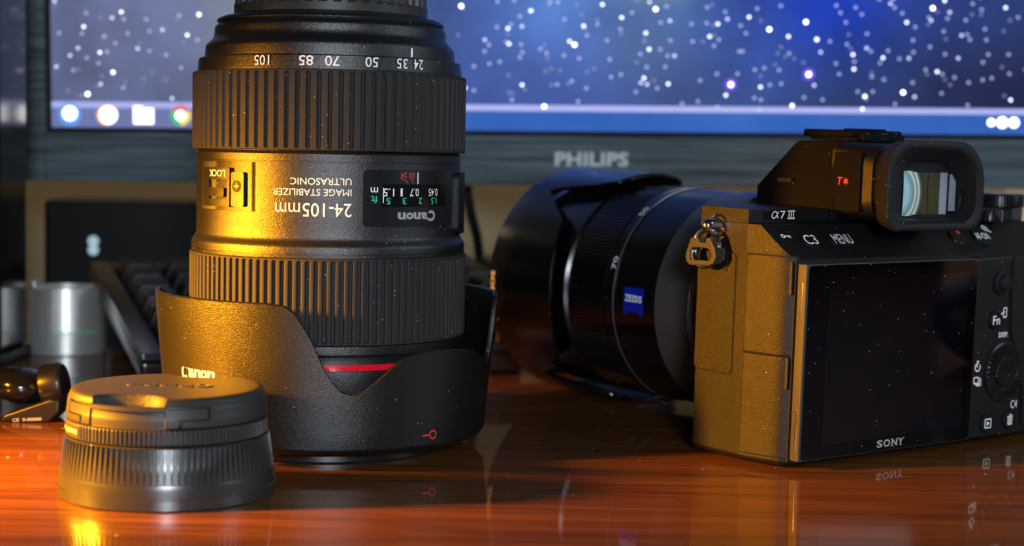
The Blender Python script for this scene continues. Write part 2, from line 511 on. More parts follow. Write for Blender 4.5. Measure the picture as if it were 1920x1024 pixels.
def text2d(body, w, h, bold=0.0, shear=0.0, spacing=1.0, align='c'):
    """lettering scaled to exactly w x h, centred on 0 (or from its left edge)"""
    V, F = glyphs(body, bold, shear, spacing)
    lo, hi = V.min(0), V.max(0)
    P = (V - lo) / (hi - lo) * np.array([w, h]) - np.array([w / 2 if align == 'c' else 0, h / 2])
    return [tuple(p) for p in P], F

def on_plane(flat, o, ex, ey, lift=0.0):
    V, F = flat
    o, ex, ey = Vector(o), Vector(ex).normalized(), Vector(ey).normalized()
    n = ex.cross(ey)
    return [tuple(o + ex * x + ey * y + n * lift) for x, y in V], F

def on_cyl(flat, phi, z, r, turn=0):
    """wrap flat lettering on an upright cylinder; turn = 180 for upside-down"""
    V, F = flat; out = []
    c, s = math.cos(R(turn)), math.sin(R(turn))
    for x, y in V:
        x, y = c * x - s * y, s * x + c * y
        a = R(phi) + x / r
        out.append((r * math.sin(a), -r * math.cos(a), z + y))
    return out, F

def poly2d(*polys):
    V = []; F = []
    for p in polys:
        k = len(V); V += list(p); F.append(tuple(range(k, k + len(p))))
    return V, F

def line2d(x0, y0, x1, y1, w):
    d = Vector((x1 - x0, y1 - y0)).normalized(); n = Vector((-d.y, d.x)) * w / 2
    return [(x0 + n.x, y0 + n.y), (x0 - n.x, y0 - n.y), (x1 - n.x, y1 - n.y), (x1 + n.x, y1 + n.y)]

def ring2d(cx, cy, r, w, n=28, a0=0, a1=360):
    V = []; F = []
    for i in range(n + 1):
        t = R(a0 + (a1 - a0) * i / n)
        for q in (r - w / 2, r + w / 2): V.append((cx + q * math.cos(t), cy + q * math.sin(t)))
    for i in range(n): F.append((2 * i, 2 * i + 1, 2 * i + 3, 2 * i + 2))
    return V, F

def join2d(*items):
    V = []; F = []
    for v, f in items:
        k = len(V); V += list(v); F += [tuple(i + k for i in q) for q in f]
    return V, F

def slab_word(spec, h):
    """word of slab-serif capitals; spec: (letter, x0, x1, feet) with feet as fractions (fx, top?)"""
    parts = []
    for ch, x0, x1, feet in spec:
        V, F = text2d(ch, x1 - x0, h, 0.03)
        parts.append(([(x + (x0 + x1) / 2, y) for x, y in V], F))
        for fx, top in feet:
            cx = x0 + (x1 - x0) * fx; y = h / 2 - h * 0.06 if top else -h / 2 + h * 0.06
            parts.append(poly2d(line2d(cx - h * 0.24, y, cx + h * 0.24, y, h * 0.13)))
    return join2d(*parts)

def canon_word(w, h):
    """red-label style wordmark: large hooked C, heavy lower-case letters with wedge serifs"""
    sp = (('C', 0, .25, 1.0), ('a', .25, .42, .64), ('n', .43, .62, .64), ('o', .625, .80, .64), ('n', .81, 1.0, .64))
    parts = []
    for ch, a, b, hh in sp:
        if ch == 'C':
            V, F = ring2d(0, 0, 0.38, 0.24, 24, 48, 318)
            V = [(x * (b - a) * w, y * h) for x, y in V]
        else:
            V, F = text2d(ch, (b - a) * w, hh * h, 0.045)
        yo = -h * 0.5 + hh * h / 2 + (0.16 * h if hh < 1 else 0)
        parts.append(([(x + (a + b) / 2 * w - w / 2, y + yo) for x, y in V], F))
        if ch == 'n':
            x0 = a * w - w / 2; y1 = -h * 0.5 + hh * h + 0.16 * h
            parts.append(poly2d([(x0 - 0.03 * w, y1), (x0 + .05 * w, y1), (x0 + .05 * w, y1 - .12 * h)]))
        if ch == 'C':
            parts.append(poly2d([(b * w - w / 2 - .02 * w, .5 * h), (b * w - w / 2 + .01 * w, .12 * h), (b * w - w / 2 - .05 * w, .2 * h)]))
    return join2d(*parts)

# ------------------------------------------------------------------ setting
def structure(name, mb, mat, label):
    o = mb.build(name, mat); o['kind'] = 'structure'; o['label'] = label; o['category'] = name.split('_')[0]
    return o
structure('floor', MB().add(box(-1600, 1600, -900, 985, -760, -740)), M['floor'], 'dark floor below the wooden desk')
structure('wall_back', MB().add(box(-1600, 1600, 965, 985, -740, 1500)), M['wall'], 'tan painted wall behind the monitor')

desk = thing('desk', 'glossy reddish-brown wooden desk under all the camera gear', 'desk', (0, 0, -740))
MB().add(box(-800, 800, 130, 955, 712, 740, 2)).build('tabletop', M['wood'], desk)
for x in (-760, 760):
    for y in (180, 905):
        MB().add(box(x - 28, x + 28, y - 28, y + 28, 0, 711.5, 2)).build('leg', M['wood'], desk)

# ------------------------------------------------------------------ monitor
MX, MY, MZ = 51.0, 760.0, 102.2
mon = thing('computer_monitor', 'wide black computer monitor showing a starry blue desktop, behind the lenses', 'monitor', (MX, MY, 0), (0, R(-0.65), 0))
HW, HH = 265.5, 298.7
zb = MZ                                             # lower edge of the picture above the desk
mb = MB()
for x0, x1, z0, z1 in ((-HW - 12, -HW - 2.3, -25, HH + 13), (HW + 2.3, HW + 12, -25, HH + 13), (-HW - 2.3, HW + 2.3, -25, -2.3), (-HW - 2.3, HW + 2.3, HH + 2.3, HH + 13)):
    mb.add(box(x0, x1, -3, 8, zb + z0, zb + z1, 0.6))
wm = text2d('PHILIPS', 34, 6.6, 0.035, 0, 1.05)
mb.add(on_plane(wm, (-14, -3.05, zb - 12.9), (1, 0, 0), (0, 0, 1)), 1)
mb.build('bezel', [M['bezel'], M['logo']], mon)
MB().add(box(-HW - 11.5, HW + 11.5, 8, 38, zb - 24, zb + HH + 12, 5)).add(box(-HW - 2.4, HW + 2.4, 0.6, 8, zb - 2.4, zb + HH + 2.4), 1).build('housing', [M['device'], M['matte']], mon)

STARS = "-9.7,58.6,4;12.1,59.9,3;15,56.7,5;20,58,2;4.1,55,2;-0.7,52.7,3.5;21.7,51.4,3;17.4,50.6,2.5;-18.3,48.7,4;-11.9,49.5,2;-27.2,51.6,2;-1.2,47.4,2;10.6,45.7,3.5;31.7,50,2;38.7,50.5,1.5;43.9,50.1,4;48.3,52.4,3;58.3,53.4,3.5;54.5,49.4,1.5;57,45.9,1.5;67.8,47.8,5;76.7,44.6,3.5;40.2,44.3,3.5;44.5,42.9,1.5;42.3,40,1.5;-24.7,41.6,4;-22.4,40,5;-38.3,38,2.5;-35.4,36.2,2.5;-16.7,44.4,2;-7.4,42.2,2;12.2,38.2,4;17.4,38.2,2.5;24,35.3,3;8.2,36,1.5;20.8,35.3,1.5;-27.2,35.1,1.5;-20.2,33.8,2;-6,33.4,1.5;22,42.3,1.5;32.3,42,1.5;37.1,41.9,1;11.2,29.9,2;19.8,30.2,2;43.8,27.1,2;53.4,27.2,2.5;61.4,29.2,2;65.8,30,2.5;72.7,29.1,2;50.4,22.2,9;48.2,17.3,3.5;10,24.9,3.5;8.6,22.7,3;11.5,22,3;21.3,22.3,4;14.5,23.8,1;36.1,24,1.5;16.2,20.3,1.5;6.3,18.5,2;-5.3,25.3,2.5;-0.7,26.4,1.5;-30.3,21.7,2;-32.9,21.4,1;-23.5,23.2,1.5;-20.5,13.9,2;-16.7,20,1.5;-36.2,11.4,5;27.9,13.3,2;35.3,14.3,2.5;64.2,21.2,3.5;68.5,22.2,2.5;61.4,16.1,2;64.5,15.3,2.5;73.8,22.8,1.5;79.1,12.7,4.5;63.9,10.7,2.5;44.4,11.8,2;54,37.6,2.5;55.6,37.6,2.5;77.2,36.8,2;72.9,58.6,1.5;62,57.3,2;38.8,57.7,2.5;47.2,55.7,1.5;-33.9,59.5,2;-30.3,59.6,2;-42.5,55.5,3;-13.3,29,1;-33.2,28.9,1;-35.8,27.6,1;-29,28.1,1;123.7,60.1,3;125.6,58.2,2.5;143.3,58.1,5;148.7,61.6,4;177,58.6,4;98.6,59,2;100.6,55.7,2.5;110.5,55,2;107.6,58.2,1.5;103.2,51.3,2.5;129.2,55.7,2;131.4,51.5,4;151.2,56.3,3;142.7,52.5,3;141.6,53.8,2;150.2,53.5,1.5;158.7,52.7,2;161.7,60.3,2;165.9,57.6,2;182.9,54.2,2;84.7,51.3,6;89.9,43.3,4.5;96,42.5,2;113.1,46.1,2;135.4,49.4,1.5;148.6,47.5,2.5;157,45.7,3;159.6,46.1,2;160.9,43.8,2;167.7,48.7,2.5;168.5,43.7,2;134.5,43.3,2;113.1,39.5,3;115.1,38,2.5;106.8,36.5,4;107.5,33.3,2;107.4,29.8,3.5;91.8,37.5,3;103.9,41.2,2;99,32.3,2;100.6,27.5,2;120.8,35.1,3.5;119.5,32.7,2.5;128.4,34.7,2.5;132.8,35,3;134.8,37.8,2.5;142.5,40.3,1.5;149.5,37,2;155.7,35.2,3;169.6,37,2;167.2,33.4,2;179,37.1,2;179.6,28.2,2;146.1,28.9,3.5;148.5,27.8,2;140.7,29.8,1.5;154.2,26.3,2;160.8,24,2;167.3,25.3,1.5;171.5,26.1,1.5;86.5,27.2,9;89.1,22.2,3;84.5,16.5,2;93.2,15.5,1.5;112.8,17.2,4.5;111.8,11.4,4;130.5,19.2,5;135.9,17.2,3;134.8,23.8,2;121.4,25.1,1.5;115.8,26.3,1.5;116.4,19.5,1.5;109.4,19.4,1.5;126.9,13.8,2.5;148.4,18.9,2;180.6,16.1,3.5;160.7,13.5,1.5;123.1,38.4,1.5;-75.1,57.4,5;-58.3,59.6,2.5;-50.5,60.1,2;-42.9,55.5,3.5;-47.9,52.9,2;-46.9,48.3,3;-53.4,47.3,4;-52,49.2,2;-58.5,47.9,2.5;-64.1,42,3;-62.1,39.7,1.5;-64.1,36.7,2;-52.8,40.2,4;-54.1,41,2.5;-47.2,40,2;-47.7,34.1,2;-46.6,36.4,1.5;-61.9,31,2;-57,32,2;-69.1,29.7,2;-73.1,19.7,3.5;-69,18.6,1.5;-46.6,21.3,3.5;-51.2,14.3,2;-51.1,17.3,1;-263.5,58.3,3;-248.9,52.9,1.5;-232.6,53.5,3.5;-236.9,50.8,3;-231.5,50.2,2;-221.1,50.2,2.5;-250.1,46.6,3.5;-251,43.4,2.5;-261.6,43.6,2.5;-240.5,42.4,2.5;-229.7,43.7,2.5;-219.6,44.8,2.5;-213.6,45.5,3;-196.6,52.6,4.5;-202.1,43.1,4;-197.3,40.9,2.5;-205.8,52.1,2;-252.9,36.7,3;-235.5,39.1,2.5;-256.6,33.3,3;-248.8,32.3,2.5;-242.7,34.8,3.5;-239.4,35.1,2.5;-225.2,36.7,3;-219.7,35.7,2;-211.9,33.9,1.5;-263,28.1,3;-255.2,26.5,2.5;-243.4,29.8,1.5;-236.7,25.7,4.5;-242.5,20.2,3;-232,18.6,2;-212.2,22.5,1;-205,28,2;-248.6,15.5,5;-209.3,13.8,3;-257.9,17.1,1"
def disc(cx, cz, r, y, n=10): return [(cx + r * math.cos(2 * PI * i / n), y, cz + r * math.sin(2 * PI * i / n)) for i in range(n)], [tuple(range(n))]
scr = MB()
smats = [M['screen'], M['taskbar'], M['taskline'], M['star0'], M['star1'], M['star2'], M['star3'], M['star4'], M['violet'], M['icon_white'], M['icon_blue'], M['icon_orange'], M['icon_red'], M['icon_green'], M['icon_yellow']]
def quad(x0, x1, z0, z1, y): return [(x0, y, z0), (x1, y, z0), (x1, y, z1), (x0, y, z1)], [(0, 1, 2, 3)]
scr.add(quad(-HW, HW, 10.6, HH, 0), 0).add(quad(-HW, HW, 0, 9.2, 0), 1).add(quad(-HW, HW, 9.2, 10.6, 0), 2).add(quad(-HW, HW, 10.6, 12.0, -0.02), 2)
SR = 0.62
for s_ in STARS.split(';'):
    x, z, bright = (float(q) for q in s_.split(','))
    if bright > 8:
        for k in range(3): scr.add(disc(x, z, 2.7 - 0.7 * k, -0.02 - 0.01 * k, 20), 8)
        scr.add(disc(x, z, 0.95, -0.06), 7)
    else:
        scr.add(disc(x, z, SR * (1.0 + 0.25 * (bright >= 4.5)), -0.05), 3 + min(4, max(0, int(round(bright)) - 1)))
for i in range(560):
    x = random.uniform(-HW + 2, HW - 2); z = random.uniform(14, HH - 2)
    out = z > 62
    scr.add(disc(x, z, SR, -0.04), 3 + (random.choice((0, 1, 2, 3)) if out else 0))
def arcfan(cx, cz, r, a0, a1, y, n=10): return [(cx, y, cz)] + [(cx + r * math.cos(R(a0 + (a1 - a0) * i / n)), y, cz + r * math.sin(R(a0 + (a1 - a0) * i / n))) for i in range(n + 1)], [tuple(range(n + 2))]
IC = (-257.0, -239.6, -222.7, -205.5); IZ = 5.9
scr.add(disc(IC[0], IZ, 5.4, -0.05, 24), 10).add(disc(IC[0], IZ + 0.6, 3.4, -0.08, 20), 9)
scr.add(disc(IC[1] - 0.4, IZ - 0.2, 4.6, -0.05, 24), 11).add(disc(IC[1] + 0.5, IZ, 4.2, -0.08, 24), 9)
scr.add(quad(IC[2] - 4.6, IC[2] + 4.6, IZ - 4, IZ + 3.2, -0.05), 9).add(quad(IC[2] - 4.6, IC[2] - 0.4, IZ + 3.2, IZ + 4.2, -0.05), 9)
for k, (a0, a1) in enumerate(((30, 150), (150, 270), (-90, 30))): scr.add(arcfan(IC[3], IZ, 4.7, a0, a1, -0.05), (12, 13, 14)[k])
scr.add(disc(IC[3], IZ, 2.4, -0.08, 20), 9)
for x, r in ((171.9, 1.7), (177.0, 2.5), (182.4, 2.3)): scr.add(disc(x, 5.6, r, -0.05, 16), 6)
scr.build('screen', smats, mon, loc=(0, 0.4, zb))
MB().add(box(-32, 32, 40, 62, 6, zb + 120, 4)).build('stand_neck', M['device'], mon)
MB().add(prism(rrect(-95, 95, 95, 165, 18), 0.4, 6.4, 'z', 1.5)).add(box(-32, 32, 44, 100, 0.4, 6.2, 1)).build('stand_base', M['device'], mon)

# ------------------------------------------------------------------ big zoom lens standing on its front
LX, LY = -57.1, 505.0
zl = thing('zoom_lens', 'tall black zoom lens standing upside down with its petal hood reversed', 'camera lens', (LX, LY, 0))
rows = [(36, 3.2), (38.6, 4.2), (41.0, 16), (41.5, 26.0), (41.5, 27.0), (41.2, 27.1), (41.2, 29.1), (41.5, 29.2), (41.5, 31.0), (41.9, 31.6), (42.1, 32.0), (42.1, 34.3), (41.2, 34.4),
        (41.0, 59.6), (42.0, 59.7), (42.05, 60.6), (41.5, 60.65), (41.5, 60.95), (42.0, 61.0), (42.0, 62.2), (41.95, 62.7), (41.75, 63.2), (41.2, 64.0), (40.75, 64.7), (40.5, 65.6), (40.5, 68.5),
        (40.5, 72.59), (40.5, 72.6), (40.5, 73.3), (40.5, 77), (40.5, 82), (40.5, 86.2), (40.5, 86.79), (40.5, 86.8), (40.1, 86.85), (40.1, 87.2), (40.5, 87.3), (40.55, 89.4), (40.0, 90.2), (39.4, 90.3),
        (39.2, 113.5), (40.3, 113.6), (40.35, 114.0), (40.0, 117.5), (39.7, 117.8), (38.2, 117.9), (38.2, 118.3), (38.1, 120.8), (37.95, 121.5), (37.5, 122.2), (36.7, 122.9), (36.0, 123.6), (35.5, 124.5), (35.35, 125.6), (35.35, 126.9), (35.1, 127.6), (34.3, 128.2), (34.1, 128.7), (34.6, 128.9), (34.7, 129.3), (34.4, 129.8), (32.8, 130.5), (30, 131.1), (27, 131.2)]
def barrel_fun(k, a, r, z):
    d = math.degrees(a); d = d - 360 if d > 180 else d
    if 72.6 <= z <= 86.79 and -62 <= d <= -24.7:
        dep = 1.5
        if d > -29: dep = 1.5 * max(0.0, min(1.0, (-25.2 - d) / 3.0))
        elif d < -52: dep = 1.5 * (d + 62) / 10.0
        return r - dep, z
    return r, z
brl = MB().add(lathe(rows, 480, barrel_fun, True, True))
W, G, RD = 1, 2, 3
RB = 40.62
def put(flat, phi, z, r=RB, mi=1, turn=180): brl.add(on_cyl(flat, phi, z, r, turn), mi)
put(text2d('ULTRASONIC', 17.6, 1.95, 0.0), 2.9, 81.65)
put(text2d('IMAGE STABILIZER', 22.9, 1.95, 0.0), -0.8, 78.55)
put(text2d('24-105', 14.0, 3.9, 0.0), 5.6, 73.5)
put(text2d('mm', 7.4, 2.7, -0.004), -10.6, 74.1)
for s_, p_, w_ in (('105', -22.6, 4.9), ('85', -3.5, 4.1), ('70', 7.0, 4.1), ('50', 23.2, 3.9), ('35', 36.9, 3.7), ('24', 45.3, 3.6)):
    put(text2d(s_, w_, 2.9, 0.006), p_, 115.95, 40.5)
put(poly2d(line2d(0, -1.3, 0, 1.3, 0.75)), 44.05, 119.4, 38.35, 1, 0)
brl.build('barrel', [M['lens_black'], M['white']], zl)
MB().add(lathe([(40.9, 27.12), (41.6, 27.2), (41.65, 28.1), (41.6, 29.0), (40.9, 29.08)], 160)).build('red_ring', M['redring'], zl)['label'] = 'glossy red ring'
MB().add(ribbed(84, 90.4, 113.5, 41.85, 0.85, 0.40)).build('zoom_ring', M['rubber'], zl)
MB().add(ribbed(108, 34.5, 59.55, 42.55, 0.8, 0.44)).build('focus_ring', M['rubber'], zl)

# recessed lock plate
lk = MB().add(cyl_patch(-61.9, -55.3, 73.6, 85.0, 38.2, 40.35, 0.9, 4)).add(cyl_patch(-56.0, -39.4, 81.5, 85.0, 38.2, 40.35, 0.6, 8)).add(cyl_patch(-56.0, -39.4, 73.6, 75.8, 38.2, 40.35, 0.6, 8)).add(cyl_patch(-41.0, -39.4, 75.7, 81.6, 38.2, 40.35, 0.2, 3))
lk.add(cyl_patch(-38.9, -31.6, 73.8, 83.8, 38.2, 40.1, 0.6, 5))
lk.add(on_cyl(text2d('LOCK', 8.6, 2.0, 0.012), -48.3, 83.3, 40.42, 180), 1)
lkp = lk.build('lock_plate', [M['lens_black'], M['white']], zl)
sl = MB().add(cyl_patch(-55.6, -43.2, 76.4, 79.1, 38.4, 40.3, 0.7, 8))
sl.add(on_cyl(join2d(poly2d(line2d(0.55, -0.95, -0.35, 0.85, 0.22)), poly2d(line2d(-0.35, -0.85 + 1.7, 0.9, 0.85, 0.22))), -50, 77.75, 40.36, 180), 1)
sl.build('lock_slider', [M['lens_black'], M['matte']], lkp)
sc = MB()
aS = R(-35.5)
Ts = Matrix.Rotation(aS, 4, 'Z') @ Matrix.Translation((0, -40.12, 79.7)) @ Matrix.Rotation(R(90), 4, 'X')
sc.add(prism(circle(0, 0, 1.75, 24), -1.0, 0.06, 'z'), 0, Ts).add(prism([(-.9, -.16), (.9, -.16), (.9, .16), (-.9, .16)], 0, 0.10, 'z'), 1, Ts).add(prism([(-.16, -.9), (.16, -.9), (.16, .9), (-.16, .9)], 0, 0.10, 'z'), 1, Ts)
sc.build('screw', [M['gloss'], M['chrome']], lkp)

# distance window
dw = MB().add(cyl_patch(19.9, 70.2, 68.9, 85.3, 39.5, 40.9, 1.3, 26))
RW = 40.97
def putw(flat, phi, z, mi): dw.add(on_cyl(flat, phi, z, RW, 180), mi)
putw(canon_word(14.8, 3.2), 45.6, 71.9, 2)
putw(text2d('m', 2.3, 1.5, 0.01), 24.7, 79.5, 1)
putw(text2d('ft', 2.0, 2.1, 0.01), 24.7, 76.7, 3)
putw(text2d('50', 2.1, 1.55, 0.006), 42.1, 83.75, 4)
putw(text2d('24', 2.1, 1.55, 0.006), 38.0, 83.75, 4)
putw(poly2d(line2d(0, -1.7, 0, 1.7, 0.42)), 45.25, 82.9, 1)
putw(poly2d(line2d(1.8, -1.0, -0.6, 0.1, .22), line2d(-0.6, 0.1, -0.75, 0.7, .22)), 38.9, 82.0, 4)
putw(poly2d(line2d(0.6, -0.8, -0.2, -0.1, .22), line2d(-0.2, -0.1, -0.2, 0.7, .22)), 42.4, 82.0, 4)
dwo = dw.build('distance_window', [M['window'], M['white'], M['grey_print'], M['green'], M['red']], zl)
sw = MB().add(cyl_patch(27.6, 63.6, 74.6, 81.15, 40.5, 41.0, 0.9, 20))
def puts(s_, phi, z, w, h, mi): sw.add(on_cyl(text2d(s_, w, h, 0.008), phi, z, 41.05, 180), mi)
puts('1.5', 31.0, 78.8, 3.5, 2.3, 1); puts('1', 36.9, 78.8, 0.7, 2.3, 1); puts('0.7', 43.4, 78.8, 3.4, 2.3, 1); puts('0.45', 54.4, 78.8, 4.2, 2.2, 1)
puts('5', 30.9, 76.3, 1.4, 1.9, 2); puts('3', 38.4, 76.3, 1.4, 1.9, 2); puts('2', 46.7, 76.3, 1.4, 1.9, 2); puts('1.5', 54.9, 76.3, 2.6, 1.9, 2)
sw.add(on_cyl(poly2d(line2d(0, -2.2, 0, 2.2, 0.3)), 28.6, 77.9, 41.05, 0), 1)
sw.build('focus_scale', [M['gloss'], M['white'], M['green']], dwo)
MB().add(cyl_patch(75, 124, 66.0, 84.6, 39.5, 41.9, 2.2, 24)).build('switch_panel', M['lens_black'], zl)

# petal hood, reversed
PET = [(0.0, 33.6), (5, 33.2), (12, 31.2), (16.5, 28.2), (20.5, 25.0), (24.5, 22.6), (28.4, 21.7), (31.8, 22.8), (35.1, 25.9), (38.4, 31.2), (41.7, 38.0), (44.4, 42.0), (46.5, 45.0), (49.5, 46.9), (55, 47.5), (90, 47.6)]
PETR = [(0, 33.6), (10, 33.3), (20, 32), (27, 30.2), (32, 28), (35, 26.5), (38, 28), (41, 34), (44, 42), (46.5, 46.3), (50, 47.5), (90, 47.6)]
def petal(d):
    d = (d - 42.6) % 180
    tab = PETR if d <= 90 else PET
    d = min(d, 180 - d)
    for (a, za), (b, zb_) in zip(tab, tab[1:]):
        if a <= d <= b: return za + (zb_ - za) * (d - a) / (b - a)
    return tab[-1][1]
def hood_r(z): return 49.2 + (52.8 - 49.2) * max(0, min(1, (z - 5.4) / 42.0))
HN = 360; prof = []
for i in range(HN):
    a = 2 * PI * i / HN; d = math.degrees(a)
    zt = petal(d); col = []
    col += [(39.6, 4.6), (41.5, 3.5), (46.0, 3.3), (47.6, 4.0), (48.8, 5.0)]
    for t in (0, .25, .5, .75, 1.0):
        z = 5.8 + (zt - 0.35 - 5.8) * t; col.append((hood_r(z), z))
    col += [(hood_r(zt) - 0.35, zt), (hood_r(zt) - 1.15, zt)]
    for t in (1.0, .7, .4, 0):
        z = 7.0 + (zt - 0.35 - 7.0) * t; col.append((hood_r(z) - 1.5, z))
    col += [(45.0, 6.2), (42.6, 6.0)]
    prof.append([(r * math.sin(a), -r * math.cos(a), z) for r, z in col])
hd = MB().add(loft(prof + [prof[0]], False, False))
hd.add(on_cyl(canon_word(15.2, 4.9), -41.0, 25.6, hood_r(25.6) + 0.1, 0), 1)
hd.add(on_cyl(join2d(poly2d(line2d(-2.9, 0, -0.4, 0, 0.42)), ring2d(1.0, 0, 1.15, 0.42)), 43.6, 8.5, 49.6, 0), 2)
hd.build('lens_hood', [M['hood_black'], M['white'], M['red']], zl, angle=40)
MB().add(lathe([(30, 0), (38.9, 0), (39.3, 0.4), (39.3, 3.0), (38.8, 3.4), (36, 3.5)], 120, None, True, True)).build('front_cap', M['satin'], zl)
def rear_fun(k, a, r, z):
    if 3 <= k <= 6 and (a * 44 / (2 * PI)) % 1 < 0.42: return r - 0.9, z
    return r, z
MB().add(lathe([(27, 131.25), (29.5, 131.3), (29.6, 133.6), (29.6, 134.2), (29.3, 134.6), (29.0, 150.5), (28.8, 152), (28.6, 154.0), (27, 155.2), (10, 155.4)], 44 * 8, rear_fun, True, True)).build('rear_cap', M['cap_black'], zl)

# ------------------------------------------------------------------ small lens with both caps, in front
PX_, PY_ = -90.07, 425.6
pk = thing('pancake_lens', 'short black lens with ribbed rear cap and pinch cap, in front of the tall lens', 'camera lens', (PX_, PY_, 0))
def wedge_cap():
    n = 104; rowz = [(27.75 - 1.15 * i / 6, 6.6 + 8.9 * i / 6) for i in range(7)]
    V = []; F = []; m = n * 4
    for r, z in rowz:
        w = 0.04 + 0.76 * (z - 6.6) / 8.9; dep = min(1.0, 0.1 + (z - 6.6) / 4.0) * 1.1
        for i in range(n):
            for off, d in ((-w / 2 - 0.02, 0), (-w / 2 + 0.06 * w, dep), (w / 2 - 0.06 * w, dep), (w / 2 + 0.02, 0)):
                a = 2 * PI * (i + off) / n
                V.append(((r - d) * math.sin(a), -(r - d) * math.cos(a), z))
    for k in range(6):
        for i in range(m): F.append((k * m + i, k * m + (i + 1) % m, (k + 1) * m + (i + 1) % m, (k + 1) * m + i))
    return V, F
MB().add(lathe([(20, 0), (28.0, 0), (28.35, 0.4), (28.35, 2.9), (28.15, 3.0), (28.05, 5.2), (27.76, 6.55), (26.9, 6.62)], 208, None, True)).add(wedge_cap()).add(lathe([(25.4, 15.45), (26.55, 15.5), (26.2, 15.8), (25.4, 15.9), (20, 15.9)], 208, None, False, True)).build('rear_cap', M['satin_cap'], pk, angle=28)
def kn_fun(k, a, r, z):
    d = math.degrees(a); d = d - 360 if d > 180 else d
    if -112 < d < -46: return r, z
    if 3 <= k <= 6 and (a * 132 / (2 * PI)) % 1 < 0.42: return r - 0.4, z
    return r, z
kr = MB().add(lathe([(20, 15.95), (25.7, 16.0), (26.1, 16.3), (26.2, 16.5), (26.2, 16.6), (26.15, 19.5), (26.15, 19.6), (26.0, 20.0), (25.4, 20.3), (20, 20.3)], 132 * 8, kn_fun, True, True))
kr.add(on_cyl(text2d('Canon Inc. JAPAN', 16.5, 1.5, 0.015), -66, 17.9, 26.27, 0), 1)
kr.build('focus_ring', [M['cap_black'], M['white']], pk)

SC = -13.0                                             # direction of the finger grips
def scoop(x, y):
    best = 9.0
    for s in (0, 180):
        a = R(SC + s); cx, cy = 25.2 * math.sin(a), -25.2 * math.cos(a)
        rx = (x - cx) * math.cos(a) + (y - cy) * math.sin(a); ry = -(x - cx) * math.sin(a) + (y - cy) * math.cos(a)
        best = min(best, math.sqrt((rx / 11.2) ** 2 + (ry / 8.4) ** 2))
    return best
def scoop_z(x, y, z):
    q = scoop(x, y)
    if q >= 1: return z
    t = max(0.0, min(1.0, (q - 0.80) / 0.20)); t = t * t * (3 - 2 * t)
    return min(z, 24.9 + (27.9 - 24.9) * t)
def fc_fun(k, a, r, z):
    d = math.degrees(a)
    if 2 <= k <= 10 and any(abs((d - SC - s + 180) % 360 - 180) < 23.2 for s in (0, 180)): return r - 0.45, z
    if 3 <= k <= 18:                                    # slots around the release tabs
        for s in (0, 180):
            q = abs((d - SC - s + 180) % 360 - 180)
            if (23.5 < q < 49 and 25.3 < z < 25.85) or (47.6 < q < 49 and 22.6 < z < 25.85) or (31.5 < q < 49 and 22.35 < z < 22.85) or (30.6 < q < 32.2 and z < 22.85): return r - 1.0, z
    if k > 12: return r, scoop_z(r * math.sin(a), -r * math.cos(a), z)
    return r, z
fr = [(20, 20.35), (25.6, 20.4), (26.0, 20.7), (26.05, 21.2), (25.95, 22.3), (25.95, 22.4), (25.93, 22.55), (25.9, 22.7), (25.88, 22.86), (25.85, 22.95), (25.7, 24.5), (25.6, 25.28), (25.58, 25.32), (25.55, 25.6), (25.5, 25.8), (25.48, 25.9), (25.3, 26.8), (25.0, 27.8), (24.7, 28.3), (24.2, 28.65), (23.4, 28.8)]
fr += [(r, 28.8) for r in (22.6, 21.8, 21.0, 20.2, 19.5, 18.8, 18.1, 17.4, 16.7, 16.0, 15, 13, 9, 4)]
fr = [(r, 20.35 + (z - 20.35) * 0.89 if z > 26 else z) for r, z in fr]
fcap = MB().add(lathe(fr, 720, fc_fun, True, True))
Tt = Matrix.Translation((0.5, 0, 27.85)) @ Matrix.Rotation(R(180 + SC * -1 - 13), 4, 'Z')
V2, F2 = canon_word(23, 6.2)
fcap.add(([(x, y, 0.28) for x, y in V2], F2), 0, Tt)
nV = len(V2)
edges = {}
for f in F2:
    for i in range(len(f)):
        e = (f[i], f[(i + 1) % len(f)]); edges[e] = 1
wall = [e for e in edges if (e[1], e[0]) not in edges]
fcap.add(([(x, y, 0.28) for x, y in V2] + [(x, y, 0) for x, y in V2], [(a, b, b + nV, a + nV) for a, b in wall]), 0, Tt)
fco = fcap.build('front_cap', M['cap_black'], pk, angle=25)
for s in (0, 180):
    MB().add(cyl_patch(SC + s - 23.3, SC + s + 23.3, 24.9, 25.9, 24.4, 26.15, 0.3, 16)).build('release_tab', M['cap_black'], fco)

# ------------------------------------------------------------------ mirrorless camera
TILT = R(1.2)
cam_t = thing('mirrorless_camera', 'black mirrorless camera seen from behind, lens with reversed hood pointing away', 'camera', (82.7, 469.6, 0), Matrix.Rotation(R(36.5), 3, 'Z').to_euler())
cam_t.rotation_euler = (Matrix.Rotation(R(36.5), 3, 'Z') @ Matrix.Rotation(TILT, 3, 'X')).to_euler()
def part(mb, name, mats, parent=cam_t, angle=35): return mb.build(name, mats, parent, angle)

